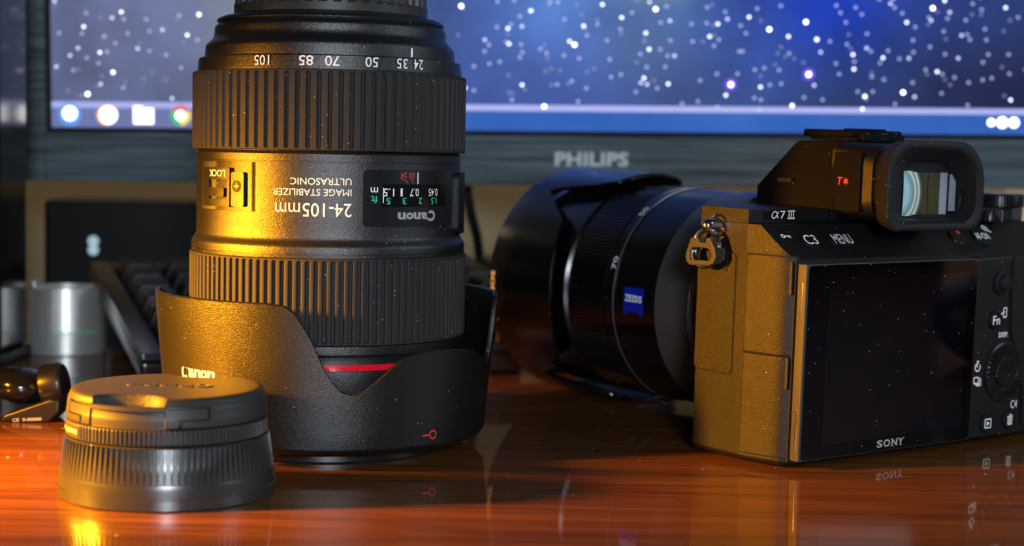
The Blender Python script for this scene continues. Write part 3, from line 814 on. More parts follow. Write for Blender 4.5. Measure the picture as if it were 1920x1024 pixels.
def body_prism():
    out = [(2, 2), (0.3, 2.15), (-0.8, 2.9), (-1.8, 4.2), (-2.6, 6.4), (-3.4, 9.6), (-4.9, 17), (-5, 17.6), (-5, 37.3), (-3.6, 38.7), (66, 38.7), (112, 38.7), (118, 37), (121, 33), (122, 26), (122, 8), (120.5, 4), (117, 2)]
    V, F = prism(out, 0.25, 71, 'z')
    bm = bmesh.new(); vs_ = [bm.verts.new(p) for p in V]
    for f in F: bm.faces.new([vs_[i] for i in f])
    n = Vector((0, -9.5, 11)).normalized()
    r_ = bmesh.ops.bisect_plane(bm, geom=bm.verts[:] + bm.edges[:] + bm.faces[:], plane_co=(0, 2, 61.5), plane_no=n, clear_outer=True)
    ed = [g for g in r_['geom_cut'] if isinstance(g, bmesh.types.BMEdge)]
    bmesh.ops.holes_fill(bm, edges=bm.edges[:])
    bmesh.ops.recalc_face_normals(bm, faces=bm.faces)
    es = [e for e in bm.edges if len(e.link_faces) == 2 and all(v.co.z < 0.3 for v in e.verts)]
    bmesh.ops.bevel(bm, geom=es, offset=2.2, segments=4, affect='EDGES', profile=0.5, clamp_overlap=True)
    return bm, n
bm, SLN = body_prism()
V, F = from_bm(bm)
bd = MB()
for f in F:
    pass
bd.add((V, F), 0)
for i, f in enumerate(bd.f):
    a, b_, c = (Vector(bd.v[f[j]]) for j in (0, 1, 2))
    nn = (b_ - a).cross(c - a)
    if nn.length and abs(nn.normalized().dot(SLN)) > 0.995: bd.mi[i] = 1
# mount block in front and the stripe under the doors
bd.add(prism(rrect(22, 84, 2.5, 71, 8), 38.7, 47.5, 'y', 1.5), 0)
SLX, SLY = Vector((1, 0, 0)), Vector((0, 11, 9.5)).normalized()
def on_slope(flat, u_, z_, lift=0.1, mi=2):
    bd.add(on_plane(flat, (u_, 2 + (z_ - 61.5) * 11 / 9.5, z_), SLX, SLY, lift), mi)
key = join2d(ring2d(-1.1, 0, 0.62, 0.42), poly2d(line2d(-.5, 0, 1.9, 0, .42), line2d(1.7, 0, 1.7, -.8, .4), line2d(.95, 0, .95, -.7, .4)))
on_slope(key, 2.6, 67.8)
mag = join2d(ring2d(0, 0.3, 1.15, 0.4), poly2d(line2d(.75, -.5, 1.7, -1.7, .6), line2d(-.6, .3, .6, .3, .35), line2d(0, -.3, 0, .9, .35)))
on_slope(mag, 96.6, 68.8)
part(bd, 'body', [M['cam_body'], M['cam_panel'], M['white']])

tp = MB().add(prism([(-5, 17.2), (-5, 37.5), (-3.8, 38.7), (112, 38.7), (118, 37), (121, 33), (121.5, 26), (121, 14), (119, 16.8), (75, 16.8), (75, 17.2)], 71.05, 75.4, 'z', 0.7))
tp.add(box(1.0, 15.6, 17.0, 17.4, 72.2, 75.0, 0.08), 2)
tp.add(on_plane(text2d('7', 2.2, 2.3, 0.0), (9.0, 17.0, 73.6), (1, 0, 0), (0, 0, 1), 0.06), 1)
tp.add(on_plane(join2d(ring2d(0, 0, 1.0, 0.34), poly2d(line2d(1.5, 1.0, .5, -.9, .32), line2d(.6, .9, 1.7, -1.0, .32))), (5.5, 17.0, 73.6), (1, 0, 0.0), (0.25, 0, 1), 0.06), 1)
tp.add(on_plane(poly2d(*[line2d(x, -1.1, x, 1.1, .36) for x in (-.95, 0, .95)], line2d(-1.6, 1.1, 1.6, 1.1, .32), line2d(-1.6, -1.1, 1.6, -1.1, .32)), (12.6, 17.0, 73.6), (1, 0, 0), (0, 0, 1), 0.06), 1)
part(tp, 'top_plate', [M['cam_body'], M['white'], M['gloss']])

gaps = MB()
# port doors on the rounded corner
DP = [(-5.0, 16.6), (-3.5, 9.6), (-2.7, 6.4), (-1.9, 4.15), (-0.9, 2.8), (0.2, 2.05), (1.1, 1.9)]
def door(z0, z1, name, slope):
    ns = []
    P = [Vector(p) for p in DP]
    for i, p in enumerate(P):
        t = (P[min(i + 1, len(P) - 1)] - P[max(i - 1, 0)]).normalized(); ns.append(Vector((t.y, -t.x)))
    inn = [p - n * -0.0 for p, n in zip(P, ns)]
    def side(n):
        return n if n.x < 0.2 else n
    o_ = [p + (Vector((-abs(n.x), -abs(n.y)))) * 0.42 for p, n in zip(P, ns)]
    i_ = [p - (Vector((-abs(n.x), -abs(n.y)))) * 0.5 for p, n in zip(P, ns)]
    poly = o_ + i_[::-1]
    g_ = [p + (Vector((-abs(n.x), -abs(n.y)))) * 0.10 for p, n in zip(P, ns)] + i_[::-1]
    g_ = [(g_[0][0], g_[0][1] + 0.45)] + [tuple(q) for q in g_[1:-1]] + [(g_[-1][0], g_[-1][1] + 0.45)]
    gaps.add(prism(g_, z0 - 0.4, z1 + 0.4, 'z'))
    d = MB().add(prism([tuple(p) for p in poly], z0, z1, 'z', 0.22, 2, 40))
    return part(d, name, M['cam_body'])
def door_tab(d, z0, z1):
    MB().add(box(-1.55, 0.0, 2.0, 3.4, z0, z1, 0.25)).add(box(0.15, 1.6, 1.55, 2.6, z0 - 0.3, z1 + 0.4, 0.3), 1).build('door_tab', [M['cam_body'], M['matte']], d)
gaps.add(prism(rrect(21.1, 37.9, 25.2, 62.2, 1.9), -5.08, -4.7, 'x'))
d1 = door(33.4, 62.2, 'port_door', 0); door_tab(d1, 51.2, 60.9)
d2 = door(3.2, 32.9, 'port_door', 0); door_tab(d2, 23.6, 34.4 - 1.6)
part(MB().add(prism([(v_, z_) for v_, z_ in rrect(21.5, 37.6, 25.6, 61.8, 1.6)], -5.35, -4.8, 'x', 0.18)), 'side_cover', M['cam_body'])
part(gaps, 'panel_seams', M['matte'])
part(MB().add(prism(rrect(24.6, 26.1, 56.2, 62.4, 0.7), -5.6, -4.7, 'x', 0.15)), 'strap_guard', M['matte'])

# strap lug, split ring and its triangular guard
lug = MB()
Tl = Matrix.Translation((-5, 29.6, 69.8)) @ Matrix.Rotation(R(-90), 4, 'Y')
lug.add(lathe([(3.5, -0.1), (3.5, 0.5), (3.1, 0.8), (2.3, 1.0), (2.2, 4.4), (1.9, 5.6), (1.2, 6.3), (0.2, 6.5)], 40, None, True, True), 0, Tl)
lug_o = part(lug, 'strap_lug', M['chrome'])
ringp = []
for i in range(28):
    t = 2 * PI * i / 28
    ringp.append((-8.0 + 0.5 * math.sin(t), 31.0 + 5.2 * math.cos(t), 62.7 + 5.6 * math.sin(t)))
MB().add(tube(ringp, 0.62, 8, True)).add(tube([(x - 1.15, y, z) for x, y, z in ringp], 0.62, 8, True)).build('split_ring', M['chrome'], lug_o)
gp = [(35.7, 65.7), (32.6, 65.8), (32.1, 64.6), (29.4, 64.6), (28.9, 66.1), (27.4, 66.2), (25.0, 62.8), (24.6, 60.6), (25.6, 58.6), (27.3, 57.9), (35.6, 57.4), (37.2, 58.2), (37.8, 59.8), (37.4, 61.6)]
gi = [(34.9, 62.8), (32.5, 63.0), (30, 63.0), (28.2, 62.9), (27.4, 62.6), (26.6, 61.6), (26.4, 60.7), (26.9, 59.8), (27.8, 59.3), (31, 59.2), (35.0, 59.0), (35.9, 59.4), (36.2, 60.2), (36.0, 61.4)]
def frame(po, pi_, x0, x1):
    n = len(po); V = []
    for x, P in ((x0, po), (x0, pi_), (x1, po), (x1, pi_)): V += [(x, a, b) for a, b in P]
    F = []
    for i in range(n):
        j = (i + 1) % n
        F += [(i, j, n + j, n + i), (2 * n + i, 3 * n + i, 3 * n + j, 2 * n + j), (i, 2 * n + i, 2 * n + j, j), (n + i, n + j, 3 * n + j, 3 * n + i)]
    return bevel_vf(V, F, 0.25, 2, 40)
MB().add(frame(gp, gi, -10.6, -7.0)).build('ring_guard', M['cap_black'], lug_o)

# tilting screen
sc_ = MB().add(box(-0.2, 77.6, -2.5, 1.2, 2.6, 60.6, 0.5, 3))
sc_.add(box(-0.32, -0.1, -1.4, -0.6, 6, 18, 0.1), 1).add(box(-0.32, -0.1, -1.4, -0.6, 44, 55, 0.1), 1)
sco = part(sc_, 'screen_frame', [M['cap_black'], M['chrome']])
gl = MB().add(prism(rrect(0.8, 77.2, 3.0, 60.2, 1.4), -2.62, -2.45, 'y', 0.06))
gl.add(([(9.2, -2.66, 7.0), (72.6, -2.66, 7.0), (72.6, -2.66, 56.2), (9.2, -2.66, 56.2)], [(0, 1, 2, 3)]), 1)
word = slab_word((('S', -6, -3.4, ()), ('O', -3.0, .1, ()), ('N', .7, 3.3, ((0.05, True), (0.95, True), (0.05, False))), ('Y', 3.6, 6.2, ((0.08, True), (0.92, True), (0.5, False)))), 2.3)
gl.add(on_plane(word, (39.6, -2.64, 5.1), (1, 0, 0), (0, 0, 1), 0.03), 2)
gl.build('screen_glass', [M['lcd'], M['lcd_inner'], M['grey_print']], sco)
part(MB().add(box(-0.6, 78.6, 1.3, 2.1, 2.0, 61.2, 0.05)), 'screen_recess', M['matte'])

# control panel to the right of the screen
cp = MB().add(prism(rrect(79.6, 119, 1.6, 60.8, 2.5), -0.2, 3.0, 'y', 1.1, 3))
def icon(flat, u_, z_): cp.add(on_plane(flat, (u_, -0.2, z_), (1, 0, 0), (0, 0, 1), 0.05), 1)
icon(text2d('DISP.', 4.8, 1.7, 0.015), 95.3, 35.2)
icon(text2d('C4', 3.3, 2.6, 0.0), 102.9, 11.8)
icon(join2d(ring2d(0, 0, 1.25, 0.42, 28, 70, 400), poly2d(line2d(0, 0, -.8, .9, .4), line2d(-.6, 1.9, .6, 1.9, .45))), 83.0, 25.2)
icon(poly2d(line2d(-1.9, -1, -1.9, 1.1, .42), line2d(-1.9, 1.0, .4, 1.0, .42), line2d(.3, -1, .3, 1.1, .42), line2d(-1.9, -.9, .4, -.9, .42), line2d(1.0, -1.3, 1.0, .9, .3), line2d(-1.2, -1.3, 1.0, -1.3, .3), line2d(1.6, -1.7, 1.6, .6, .3), line2d(-.6, -1.7, 1.6, -1.7, .3)), 83.4, 20.9)
icon(poly2d(line2d(-.6, -1.6, -.6, 1.6, .35), line2d(.9, -1.6, .9, 1.6, .35), line2d(-.6, 1.5, .9, 1.5, .35), line2d(-.6, -1.5, .9, -1.5, .45), line2d(-2, -.6, -.2, .3, .5), [(-.9, .9), (.2, .2), (-.9, -.5)]), 95.4, 42.4)
part(cp, 'rear_panel', [M['cam_body'], M['white']])
part(MB().add(prism([(97.8, 59.5), (97.6, 50), (98.6, 36), (100.5, 31), (105, 20), (106.4, 16), (106.8, 5), (119.5, 5), (119.8, 59), (118, 60.5), (99, 60.5)], -1.2, 1.0, 'y', 0.6)), 'thumb_grip', M['leather'])

def button(name, o, n, ex, r, h, flat, u=None, mats=None, mi=1, oval=None):
    """round or pill button standing on a surface; n its normal"""
    n = Vector(n).normalized(); ex = Vector(ex).normalized(); ey = n.cross(ex)
    Tm = Matrix((( *ex, 0), (*ey, 0), (*n, 0), (0, 0, 0, 1))).transposed(); Tm.translation = Vector(o)
    pl = rrect(-oval, oval, -r, r, r * 0.98, 8) if oval else circle(0, 0, r, 32)
    b_ = MB().add(prism(pl, -0.4, h, 'z', 0.3, 3), 0, Tm)
    if flat: b_.add(([(x, y, h + 0.05) for x, y in flat[0]], flat[1]), mi, Tm)
    return part(b_, name, mats or [M['cam_panel'], M['white']])
def slope_pt(u_, z_): return (u_, 2 + (z_ - 61.5) * 11 / 9.5, z_)
button('custom_button', slope_pt(10.9, 66.3), SLN, (1, 0, 0), 3.4, 0.7, text2d('C3', 5.2, 3.9, 0.004))
button('menu_button', slope_pt(24.6, 66.3), SLN, (1, 0, 0), 2.9, 0.7, text2d('MENU', 8.0, 4.1, 0.0), oval=5.6)
button('focus_button', slope_pt(90.8, 66.2), SLN, (1, 0, 0), 3.9, 0.8, text2d('AF-ON', 6.6, 2.9, 0.006))
button('record_button', slope_pt(79.6, 66.6), SLN, (1, 0, 0), 3.6, 0.5, poly2d(circle(1.1, 1.7, 0.95, 20)), mats=[M['gloss'], M['red']])
BK = (0, -1, 0)
button('function_button', (90.4, -0.2, 40.2), BK, (1, 0, 0), 3.1, 0.7, text2d('Fn', 3.6, 2.9, 0.008))
button('playback_button', (89.0, -0.2, 6.6), BK, (1, 0, 0), 3.1, 0.7, poly2d(line2d(-1.5, 1.4, 1.5, 1.4, .36), line2d(-1.5, -1.4, 1.5, -1.4, .36), line2d(-1.5, -1.5, -1.5, 1.5, .36), line2d(1.5, -1.5, 1.5, 1.5, .36), [(-.6, .8), (-.6, -.8), (.8, 0)]))
button('delete_button', (100.4, -0.2, 6.9), BK, (1, 0, 0), 3.1, 0.7, poly2d(*[line2d(x, -1.5, x, .8, .36) for x in (-1, -.33, .33, 1)], line2d(-1, -1.5, 1, -1.5, .36), line2d(-1.4, 1.0, 1.4, 1.25, .36), line2d(-.4, 1.7, .5, 1.8, .36)))
jb = MB().add(lathe([(3.9, -0.3), (3.9, 0.8), (3.4, 1.1), (2.7, 1.1), (2.6, 2.0), (2.2, 2.5), (1.2, 2.7), (0.2, 2.6)], 40, None, True, True), 0, Matrix.Translation((92.6, -0.2, 52.3)) @ Matrix.Rotation(R(90), 4, 'X'))
part(jb, 'joystick', M['matte'])
def wheel_fun(k, a, r, z):
    if k in (3, 4) and (a * 36 / (2 * PI)) % 1 < 0.45: return r, z - 0.5
    return r, z
wb = MB().add(lathe([(9.8, -0.3), (9.8, 0.5), (9.3, 0.8), (8.9, 1.2), (6.4, 1.2), (6.0, 0.6), (5.2, 0.5)], 36 * 8, wheel_fun, True, True), 0, Matrix.Translation((96.3, -0.2, 23.0)) @ Matrix.Rotation(R(90), 4, 'X'))
wo = part(wb, 'control_wheel', M['satin'])
MB().add(lathe([(4.9, 0.2), (4.9, 1.0), (4.4, 1.4), (2, 1.2), (0.3, 1.1)], 48, None, True, True), 0, Matrix.Translation((96.3, -0.2, 23.0)) @ Matrix.Rotation(R(90), 4, 'X')).build('wheel_button', M['cam_panel'], wo)

# viewfinder hump
V, F = prism([(16, 71.2), (16, 95.6), (17, 96.4), (34, 95.9), (36, 94.9), (53, 81), (53, 71.2)], 29, 75, 'x')
V = [((x + (v_ - 16) * 0.11 + (z_ - 71) * 0.05) if x < 50 else (x - (v_ - 16) * 0.11 - (z_ - 71) * 0.05), v_, z_) for x, v_, z_ in V]
hp = MB().add(bevel_vf(V, F, 0.9, 3))
hp.add(box(30.0, 32.0, 34.5, 40.5, 82.6, 84.0, 0.1), 1)
part(hp, 'viewfinder_hump', [M['cam_hump'], M['matte'], M['red']])
def rloop(v_, x0, x1, z0, z1, r, n=8): return [(a, v_, b) for a, b in rrect(x0, x1, z0, z1, r, n)]
hs = MB().add(loft([rloop(17.5, 30.0, 74, 72, 95.8, 3), rloop(8, 30.3, 73.0, 72.2, 95.6, 5), rloop(5, 31.0, 72.3, 72.3, 95.4, 6.5), rloop(2.5, 31.3, 72, 72.4, 95.2, 7), rloop(2.2, 32.2, 71, 73.0, 94.5, 7), rloop(1.6, 32.2, 71, 73.0, 94.5, 7), rloop(1.3, 31.2, 71.8, 72.2, 95.4, 7.5), rloop(-1.2, 30.6, 71.8, 71.9, 95.8, 8)], True, True))
ast = poly2d(*[line2d(-1.0 * math.cos(R(q)), -1.0 * math.sin(R(q)), 1.0 * math.cos(R(q)), 1.0 * math.sin(R(q)), .38) for q in (90, 30, 150)])
hs.add(box(29.96, 30.6, 6.0, 16.6, 75.0, 92.8, 0.12), 2)
hs.add(on_plane(text2d('T', 2.0, 2.4, 0.01, 0.25), (30.2, 13.9, 84.0), (0.0, -1, 0), (0, 0, 1), 0.3), 1)
hs.add(on_plane(ast, (30.2, 11.6, 84.0), (0.0, -1, 0), (0, 0, 1), 0.3), 1)
part(hs, 'eyepiece_housing', [M['housing'], M['red'], M['cam_hump']])
EC = [7.5, 7.5, 4.5, 6.0]
def eloop(v_, x0, x1, z0, z1, k=1.0): return [(a, v_, b) for a, b in rrect(x0, x1, z0, z1, [12.5 * k, 9.0 * k, 5.0 * k, 6.0 * k], 10)]
ec = MB().add(loft([eloop(-1.3, 30.0, 72.0, 71.8, 95.9), eloop(-1.9, 28.6, 72.2, 71.0, 96.6), eloop(-6.0, 26.8, 71.0, 70.4, 97.0), eloop(-8.6, 25.4, 69.9, 70.1, 97.1), eloop(-9.1, 26.0, 69.4, 70.6, 96.5), eloop(-9.1, 27.2, 68.0, 71.8, 95.2), eloop(-8.4, 28.2, 66.8, 72.8, 94.2), eloop(-4.5, 34, 66.6, 73.4, 92), eloop(-2.2, 36.5, 67.5, 73.6, 90.5), eloop(-1.75, 37.5, 67.2, 73.8, 90.2)], False, False))
part(ec, 'eyecup', M['eyecup'], angle=50)
win = frame2 = MB()
po = rrect(36, 69, 72.6, 91.5, 3, 6); pi_ = rrect(40.2, 65.8, 74.6, 87.5, 0.6, 6)
n_ = len(po); V = []
for yy, P in ((-1.85, po), (-1.85, pi_), (0.5, po), (0.5, pi_)): V += [(a, yy, b) for a, b in P]
F = []
for i in range(n_):
    j = (i + 1) % n_
    F += [(i, j, n_ + j, n_ + i), (2 * n_ + i, 3 * n_ + i, 3 * n_ + j, 2 * n_ + j), (i, 2 * n_ + i, 2 * n_ + j, j), (n_ + i, n_ + j, 3 * n_ + j, 3 * n_ + i)]
wf = part(MB().add((V, F)), 'eyepiece_window', M['matte'])
NU, NZ = 14, 18
V = []; F = []
for i in range(NU + 1):
    for j in range(NZ + 1):
        x = 40.0 + 9.6 * i / NU - 37.6; z = 74.2 + 13.6 * j / NZ - 81
        V.append((x, -1.1 * (1 - min(1.0, (x * x + z * z) / 190.0)), z))
for i in range(NU):
    for j in range(NZ): F.append((i * (NZ + 1) + j, (i + 1) * (NZ + 1) + j, (i + 1) * (NZ + 1) + j + 1, i * (NZ + 1) + j + 1))
MB().add((V, F)).build('eyepiece_lens', M['coated'], wf, loc=(37.6, -1.3, 81))
MB().add(box(49.2, 58.8, -1.28, -0.9, 74.4, 87.6)).add(box(52.3, 52.6, -1.36, -0.9, 74.4, 87.6), 1).add(box(58.0, 61.3, -1.5, -0.9, 74.4, 87.6), 2).add(box(62.6, 65.3, -1.6, -0.9, 75.6, 87.0), 2).add(box(61.2, 66.4, -0.95, -0.85, 74.4, 87.8), 1).build('eyepiece_prism', [M['olive'], M['matte'], M['frost']], wf)

sh = MB().add(box(41.5, 63.5, 18.5, 38, 96.3, 97.4, 0.3)).add(box(40.6, 64.2, 19.5, 40.5, 97.3, 99.7, 0.8, 3))
sh.add(box(48, 56.5, 19.6, 30, 99.6, 100.2, 0.25))
sh.add(box(43, 62, 16.6, 20.5, 96.2, 98.6, 0.6))
for x in (54.0, 55.2, 56.4): sh.add(box(x, x + 0.35, 19.2, 19.6, 97.6, 98.9), 1)
part(sh, 'hot_shoe', [M['cam_hump'], M['chrome']])
def dial_fun(n, ks):
    def fun(k, a, r, z): return (r - 0.45, z) if k in ks and (a * n / (2 * PI)) % 1 < 0.45 else (r, z)
    return fun
part(MB().add(lathe([(8.6, 75.45), (9.0, 75.6), (9.0, 76.0), (9.0, 79.0), (8.8, 79.5), (8.2, 79.8), (2, 79.8)], 60 * 6, dial_fun(60, (2, 3)), True, True), 0, Matrix.Translation((119.5, 23.0, 0))), 'exposure_dial', M['satin'])
part(MB().add(lathe([(4.0, 71.0), (4.4, 71.2), (4.4, 71.5), (4.4, 74.2), (4.0, 74.8), (1, 74.8)], 24 * 8, dial_fun(24, (2, 3)), True, True), 0, Matrix.Translation((100.6, 12.0, 0.15))), 'rear_dial', M['satin'])

# lens on the camera: axis runs forward (+y) from the mount
LU, LZ = 52.7, 39.6
def ax(mb, rows, mi=0, n=128, fun=None, c0=False, c1=False):
    Tm = Matrix.Translation((LU, 0, LZ)) @ Matrix.Rotation(R(-90), 4, 'X')
    V, F = lathe(rows, n, fun, c0, c1)
    return mb.add(([(x, y, z) for x, y, z in V], F), mi, Tm)
def on_lens(flat, psi, v_, r, up_is='psi'):
    """lettering on the lens; psi 0 = the side facing left, 90 = top"""
    V, F = flat; out = []
    for x, y in V:
        if up_is == 'psi': dv, ds = -x, y            # reads towards the camera, tops upwards
        elif up_is == 'front': dv, ds = y, x         # reads upwards, tops to the front
        else: dv, ds = -y, -x                        # reads downwards, tops to the camera
        a = R(psi) + ds / r
        out.append((LU - r * math.cos(a), v_ + dv, LZ + r * math.sin(a)))
    return out, F
ml = MB()
ax(ml, [(30, 45), (34.5, 47.2), (34.8, 47.6), (34.8, 49.5), (35.2, 50), (36.0, 60.0), (36.6, 62.5), (37.8, 63.5), (38.05, 66), (38.1, 79.4)], 1, 160, None, True)
ax(ml, [(38.1, 79.5), (37.9, 79.6), (37.9, 100.2), (38.0, 100.3)], 0, 160)
ax(ml, [(38.0, 100.4), (38.35, 100.5), (38.35, 100.8), (38.0, 100.9), (38.0, 105.2), (37.4, 105.4), (37.2, 127), (38.4, 128), (38.4, 152), (37, 160), (33, 163), (33, 150), (3, 148)], 0, 160, None, False, True)
ax(ml, [(38.36, 100.45), (38.45, 100.5), (38.45, 100.8), (38.36, 100.85)], 2, 160)
ml.add(on_lens(text2d('70', 4.6, 2.3, 0.01), 18.6, 102.9, 38.1, 'front'), 3)
ml.add(on_lens(text2d('50', 4.6, 2.3, 0.01), 51.5, 102.9, 38.1, 'front'), 3)
ml.add(on_lens(text2d('35', 4.6, 2.3, 0.01), 84, 102.9, 38.1, 'front'), 3)
mlo = part(ml, 'camera_lens', [M['lens_dark'], M['lens_metal'], M['ring_line'], M['white']])
def kn(k, a, r, z): return (r - 0.35, z) if 2 <= k <= 3 and (a * 170 / (2 * PI)) % 1 < 0.5 else (r, z)
ax_r = MB(); ax(ax_r, [(37.0, 105.5), (38.2, 105.7), (38.4, 106.2), (38.4, 125.2), (38.2, 125.7), (37.0, 126)], 0, 170 * 6, kn)
ax_r.build('focus_ring', M['lens_dark'], mlo)
bg = MB()
bp_ = []
def lens_patch(psi0, psi1, v0, v1, r, n=10):
    V = []; F = []
    for i in range(n + 1):
        a = R(psi0 + (psi1 - psi0) * i / n)
        lowcut = 0
        for vv in (v0, v1): V.append((LU - r * math.cos(a), vv, LZ + r * math.sin(a)))
    for i in range(n): F.append((2 * i, 2 * i + 1, 2 * i + 3, 2 * i + 2))
    return V, F
bg.add(lens_patch(-5.6, 7.0, 85.2, 95.4, 38.02))
# lower edge of the enamel badge is a shallow arch
bg.add(lens_patch(-7.0, -5.6, 93.3, 95.4, 38.02, 3)).add(lens_patch(-7.0, -5.6, 85.2, 87.3, 38.02, 3))
zw = slab_word((('Z', -4.4, -2.5, ()), ('E', -2.3, -.6, ((0.1, True), (0.1, False))), ('I', -.3, .3, ((0.5, True), (0.5, False))), ('S', .6, 2.4, ()), ('S', 2.6, 4.4, ())), 2.3)
bg.add(on_lens(zw, 1.4, 90.3, 38.08), 1)
bg.build('badge', [M['badge'], M['white']], mlo)['label'] = 'small blue enamel badge with white lettering'
# reversed petal hood of the camera lens
HP = [(0, 130.5), (20, 131.5), (35, 134.5), (42, 141), (48, 149), (54, 154.5), (56.5, 151.5), (58.5, 146), (61, 138), (64, 131), (68, 126.5), (74, 124.5), (90, 124)]
def hpet(psi):
    d = abs((psi + 90) % 180 - 90)
    for (a, za), (b, zb_) in zip(HP, HP[1:]):
        if a <= d <= b: return za + (zb_ - za) * (d - a) / (b - a)
    return HP[-1][1]
prof = []
def hr(v_): return 42.3 + (43.05 - 42.3) * (v_ - 105) / 63
for i in range(360):
    psi = i; a = R(psi); ve = hpet(psi); col = []
    ring = [(hr(ve) - 1.6, ve + 0.3), (hr(ve) - 1.2, ve), (hr(ve) - 0.3, ve), (hr(ve), ve + 0.3)]
    ring += [(hr(ve + (167 - ve) * t), ve + (167 - ve) * t) for t in (.33, .66, 1)]
    ring += [(42.4, 168.2), (40.5, 168.4), (40.0, 167.5)]
    ring += [(hr(ve + (164 - ve) * t) - 1.7, ve + (164 - ve) * t) for t in (1, .66, .33)]
    prof.append([(LU - r * math.cos(a), v_, LZ + r * math.sin(a)) for r, v_ in ring])
h2 = MB().add(loft([list(p) + [p[0]] for p in prof] + [list(prof[0]) + [prof[0][0]]], False, False))
h2.add(on_lens(text2d('SONY', 12.5, 2.4, 0.02), -3, 165.0, hr(165) + 0.08, 'down'), 1)
h2.build('lens_hood', [M['lens_dark'], M['grey_print']], mlo, 40)
fg = MB(); ax(fg, [(33.2, 154), (33.2, 154.6), (28, 156.2), (18, 158.0), (8, 158.9), (0.3, 159)], 0, 96, None, True, True)
fg.build('front_element', M['gloss'], mlo)

# ------------------------------------------------------------------ behind: cup, keyboard, device, speaker, earpiece
cup = thing('metal_cup', 'small silver metal cup with a thin green line, beside the keyboard', 'cup', (-196, 714, 0))
def cup_fun(k, a, r, z):
    d = math.degrees(a); d = d - 360 if d > 180 else d
    if z > 27 and -110 < d < -48: return r, z + 2.4
    return r, z
cb = MB().add(lathe([(14, 0), (16.6, 0), (17.0, 0.5), (16.9, 9.6), (16.88, 9.7), (16.86, 10.3), (16.84, 10.4), (15.6, 28.9), (15.3, 29.2), (14.6, 29.1), (15.4, 2.0), (1, 1.8)], 144, cup_fun, True, True))
k_ = MB()
for i, f in enumerate(cb.f):
    zc = sum(cb.v[j][2] for j in f) / len(f); rr_ = math.hypot(*cb.v[f[0]][:2]); xm = cb.v[f[0]][0]
    if 9.65 < zc < 10.35 and -2 < xm < 15 and cb.v[f[0]][1] < 0: cb.mi[i] = 1
cb.build('cup_body', [M['silver'], M['green']], cup)

kb = thing('keyboard', 'black keyboard slanting up towards the back, left of the tall lens', 'keyboard', (-137, 600, 0))
e1 = Vector((140, 56, 0)).normalized(); e2 = Vector((-56, 140, 25)).normalized(); e3 = e1.cross(e2)
KR = Matrix((e1, e2, e3)).transposed()
kb.matrix_world = Matrix.Translation(Vector((-137, 600, 10.5)) * S) @ KR.to_4x4()
kf = MB().add(box(0, 213, 0, 154, -8, 0, 2.0)).add(box(0, 9, 1, 153, 0, 3.2, 1.2)).add(box(204, 213, 1, 153, 0, 3.2, 1.2)).add(box(0, 213, 143, 154, 0, 2.6, 1.2)).add(box(0, 213, 0, 8, 0, 2.5, 1))
kf.build('case', M['keyframe'], kb)
def keycap():
    return loft([[(a, b, 0.1) for a, b in rrect(-8.6, 8.6, -8.6, 8.6, 1.2, 3)], [(a, b, 1.0) for a, b in rrect(-8.6, 8.6, -8.6, 8.6, 1.4, 3)], [(a, b, 7.6) for a, b in rrect(-6.6, 6.6, -6.2, 7.0, 2, 3)], [(a, b, 8.2) for a, b in rrect(-5.8, 5.8, -5.4, 6.2, 2, 3)], [(a, b, 7.7) for a, b in rrect(-3, 3, -2.6, 3.4, 2, 3)]])
kc = None
for rw in range(7):
    for cl in range(10):
        if kc is None:
            kc = MB().add(keycap()).build('key', M['keycap'], kb); o = kc
        else:
            o = kc.copy(); COL.objects.link(o); o.parent = kb
        o.location = Vector((19.0 + 19.2 * cl, 18.5 + 19.0 * rw, 0)) * S
for x in (14, 199):
    MB().add(box(x - 8, x + 8, 133, 139, -34, -7.5, 1), 0).build('folding_foot', M['keyframe'], kb)

dv = thing('media_box', 'low black box with a pale glowing indicator, under the monitor', 'box', (-140, 828, 0))
MB().add(box(-93, 93, -22, 22, 1.5, 64.5, 3, 3)).build('housing', M['device'], dv)
MB().add(prism(circle(-68, 43.8, 2.7, 20), -22.4, -21, 'y')).add(prism(circle(-68, 39.4, 2.6, 20), -22.4, -21, 'y')).build('indicator', M['ledglow'], dv)['label'] = 'pale blue glowing indicator'
for x in (-80, 80): MB().add(box(x - 6, x + 6, -16, 16, 0, 2, 0.4)).build('foot', M['matte'], dv)

sp = thing('desktop_speaker', 'tall glossy black speaker standing at the edge of the desk by the monitor', 'speaker', (-262, 672, 0))
MB().add(box(-54, 54, -16, 27, 4, 330, 5, 3)).build('cabinet', M['gloss'], sp)
MB().add(box(-44, 44, -17.2, -15.5, 40, 318, 0.5)).build('grille', M['device'], sp)
MB().add(box(-55, 55, -17, 28, 0, 5, 1.5)).build('base', M['device'], sp)

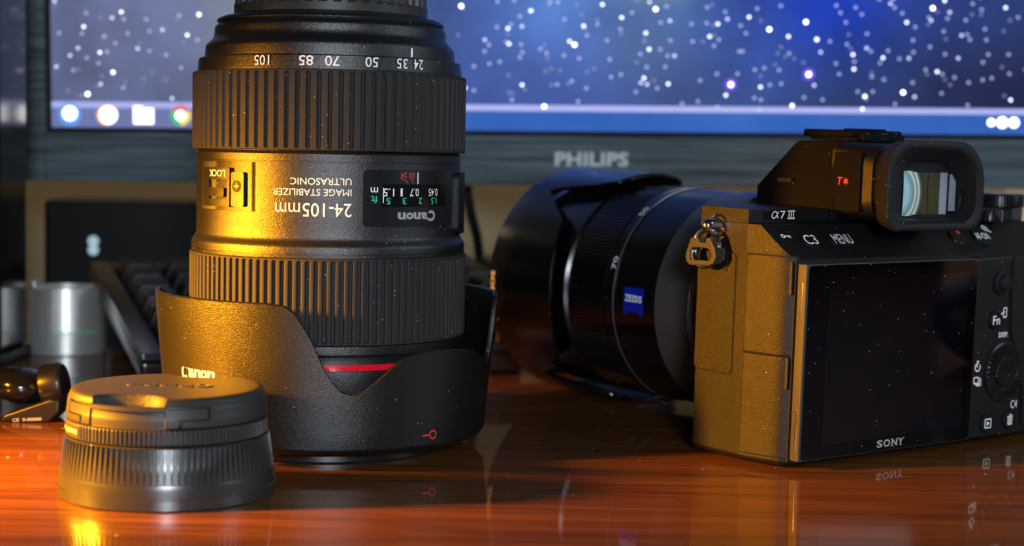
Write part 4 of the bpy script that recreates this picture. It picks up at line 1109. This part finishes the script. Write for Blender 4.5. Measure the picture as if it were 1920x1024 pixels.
ep = thing('wireless_earpiece', 'glossy black wireless earpiece lying beside the short capped lens', 'earpiece', (-160, 535, 0))
def blob_lathe(rx, ry, rz, n=32, m=16):
    rows_ = [(max(0.02, math.sin(PI * i / m)), -math.cos(PI * i / m)) for i in range(m + 1)]
    V, F = lathe(rows_, n)
    return [(x * rx, y * ry, z * rz) for x, y, z in V], F
MB().add(blob_lathe(9.5, 9, 6.0), 0, Matrix.Translation((-2, 0, 11.0)) @ Matrix.Rotation(R(8), 4, 'Y')).build('shell', M['gloss'], ep)
MB().add(lathe([(4.5, -4), (6.5, -3.6), (7.0, -2.5), (7.0, 2.6), (6.2, 3.8), (4, 4.2)], 40, None, True, True), 0, Matrix.Translation((8.6, 1, 11.4)) @ Matrix.Rotation(R(80), 4, 'Y')).build('end_cap', M['satin'], ep)
wd = MB().add(prism([(-7, 0), (9.5, 0), (13.2, 3.6), (13.4, 7.5), (10, 8.0), (-5, 2.6)], -9.0, 6, 'y', 1.0, 3))
wd.add(on_plane(text2d('CE  0-00000', 9.5, 1.1, 0.02), (2.6, -9.05, 1.1), (1, 0, 0.06), (0, 0, 1), 0.03), 1)
wd.build('ear_hook', [M['satin'], M['grey_print']], ep)
MB().add(lathe([(2.6, 0), (3.9, 0.8), (4.4, 3.5), (4.3, 6.5), (3.4, 8.3), (1, 8.8)], 36, None, True, True), 0, Matrix.Translation((-11.4, -8.2, 0))).build('ear_tip', M['tan'], ep)['label'] = 'tan rounded tip'

cbl = MB().add(tube([(-23, 799, 74.5), (-22.5, 798, 70), (-20.5, 802, 60), (-18, 812, 50), (-16.5, 824, 38), (-18, 836, 20), (-25, 846, 6), (-37, 850, 2.7), (-60, 862, 2.6), (-110, 905, 2.6), (-170, 930, 2.6)], 2.5, 12)).build('monitor_cable', M['matte'])
tag(cbl, 'black cable hanging down behind the tall lens from the monitor', 'cable')
pc = thing('paper_card', 'small cream card standing against the wall at the far right', 'card', (305, 930, 0))
MB().add(box(-24, 30, 0, 1.2, 0, 80)).build('card_sheet', M['cream'], pc)

# unseen shapes added at the right for the camera's screen to mirror
bx = thing('mirrored_pale_box', 'unseen plain pale box added for the camera screen to mirror', 'box', (465, 525, 0))
MB().add(box(-14, 90, -33, 60, 0, 120, 1.0)).build('box_body', M['paleboard'], bx)
ms = thing('mirrored_dark_shape', 'unseen black rounded shape added for the camera screen to mirror', 'mirrored shape', (335, 517, 0))
MB().add(blob_lathe(30, 25, 20), 0, Matrix.Translation((0, 0, 19.8))).build('dark_shape_shell', M['device'], ms)
MB().add(lathe([(2, -2.5), (5, -2.2), (5.4, 0), (5, 2.2), (2, 2.5)], 24, None, True, True), 0, Matrix.Translation((-16, 0, 33)) @ Matrix.Rotation(R(90), 4, 'X')).build('dark_shape_wheel', M['rubber'], ms)
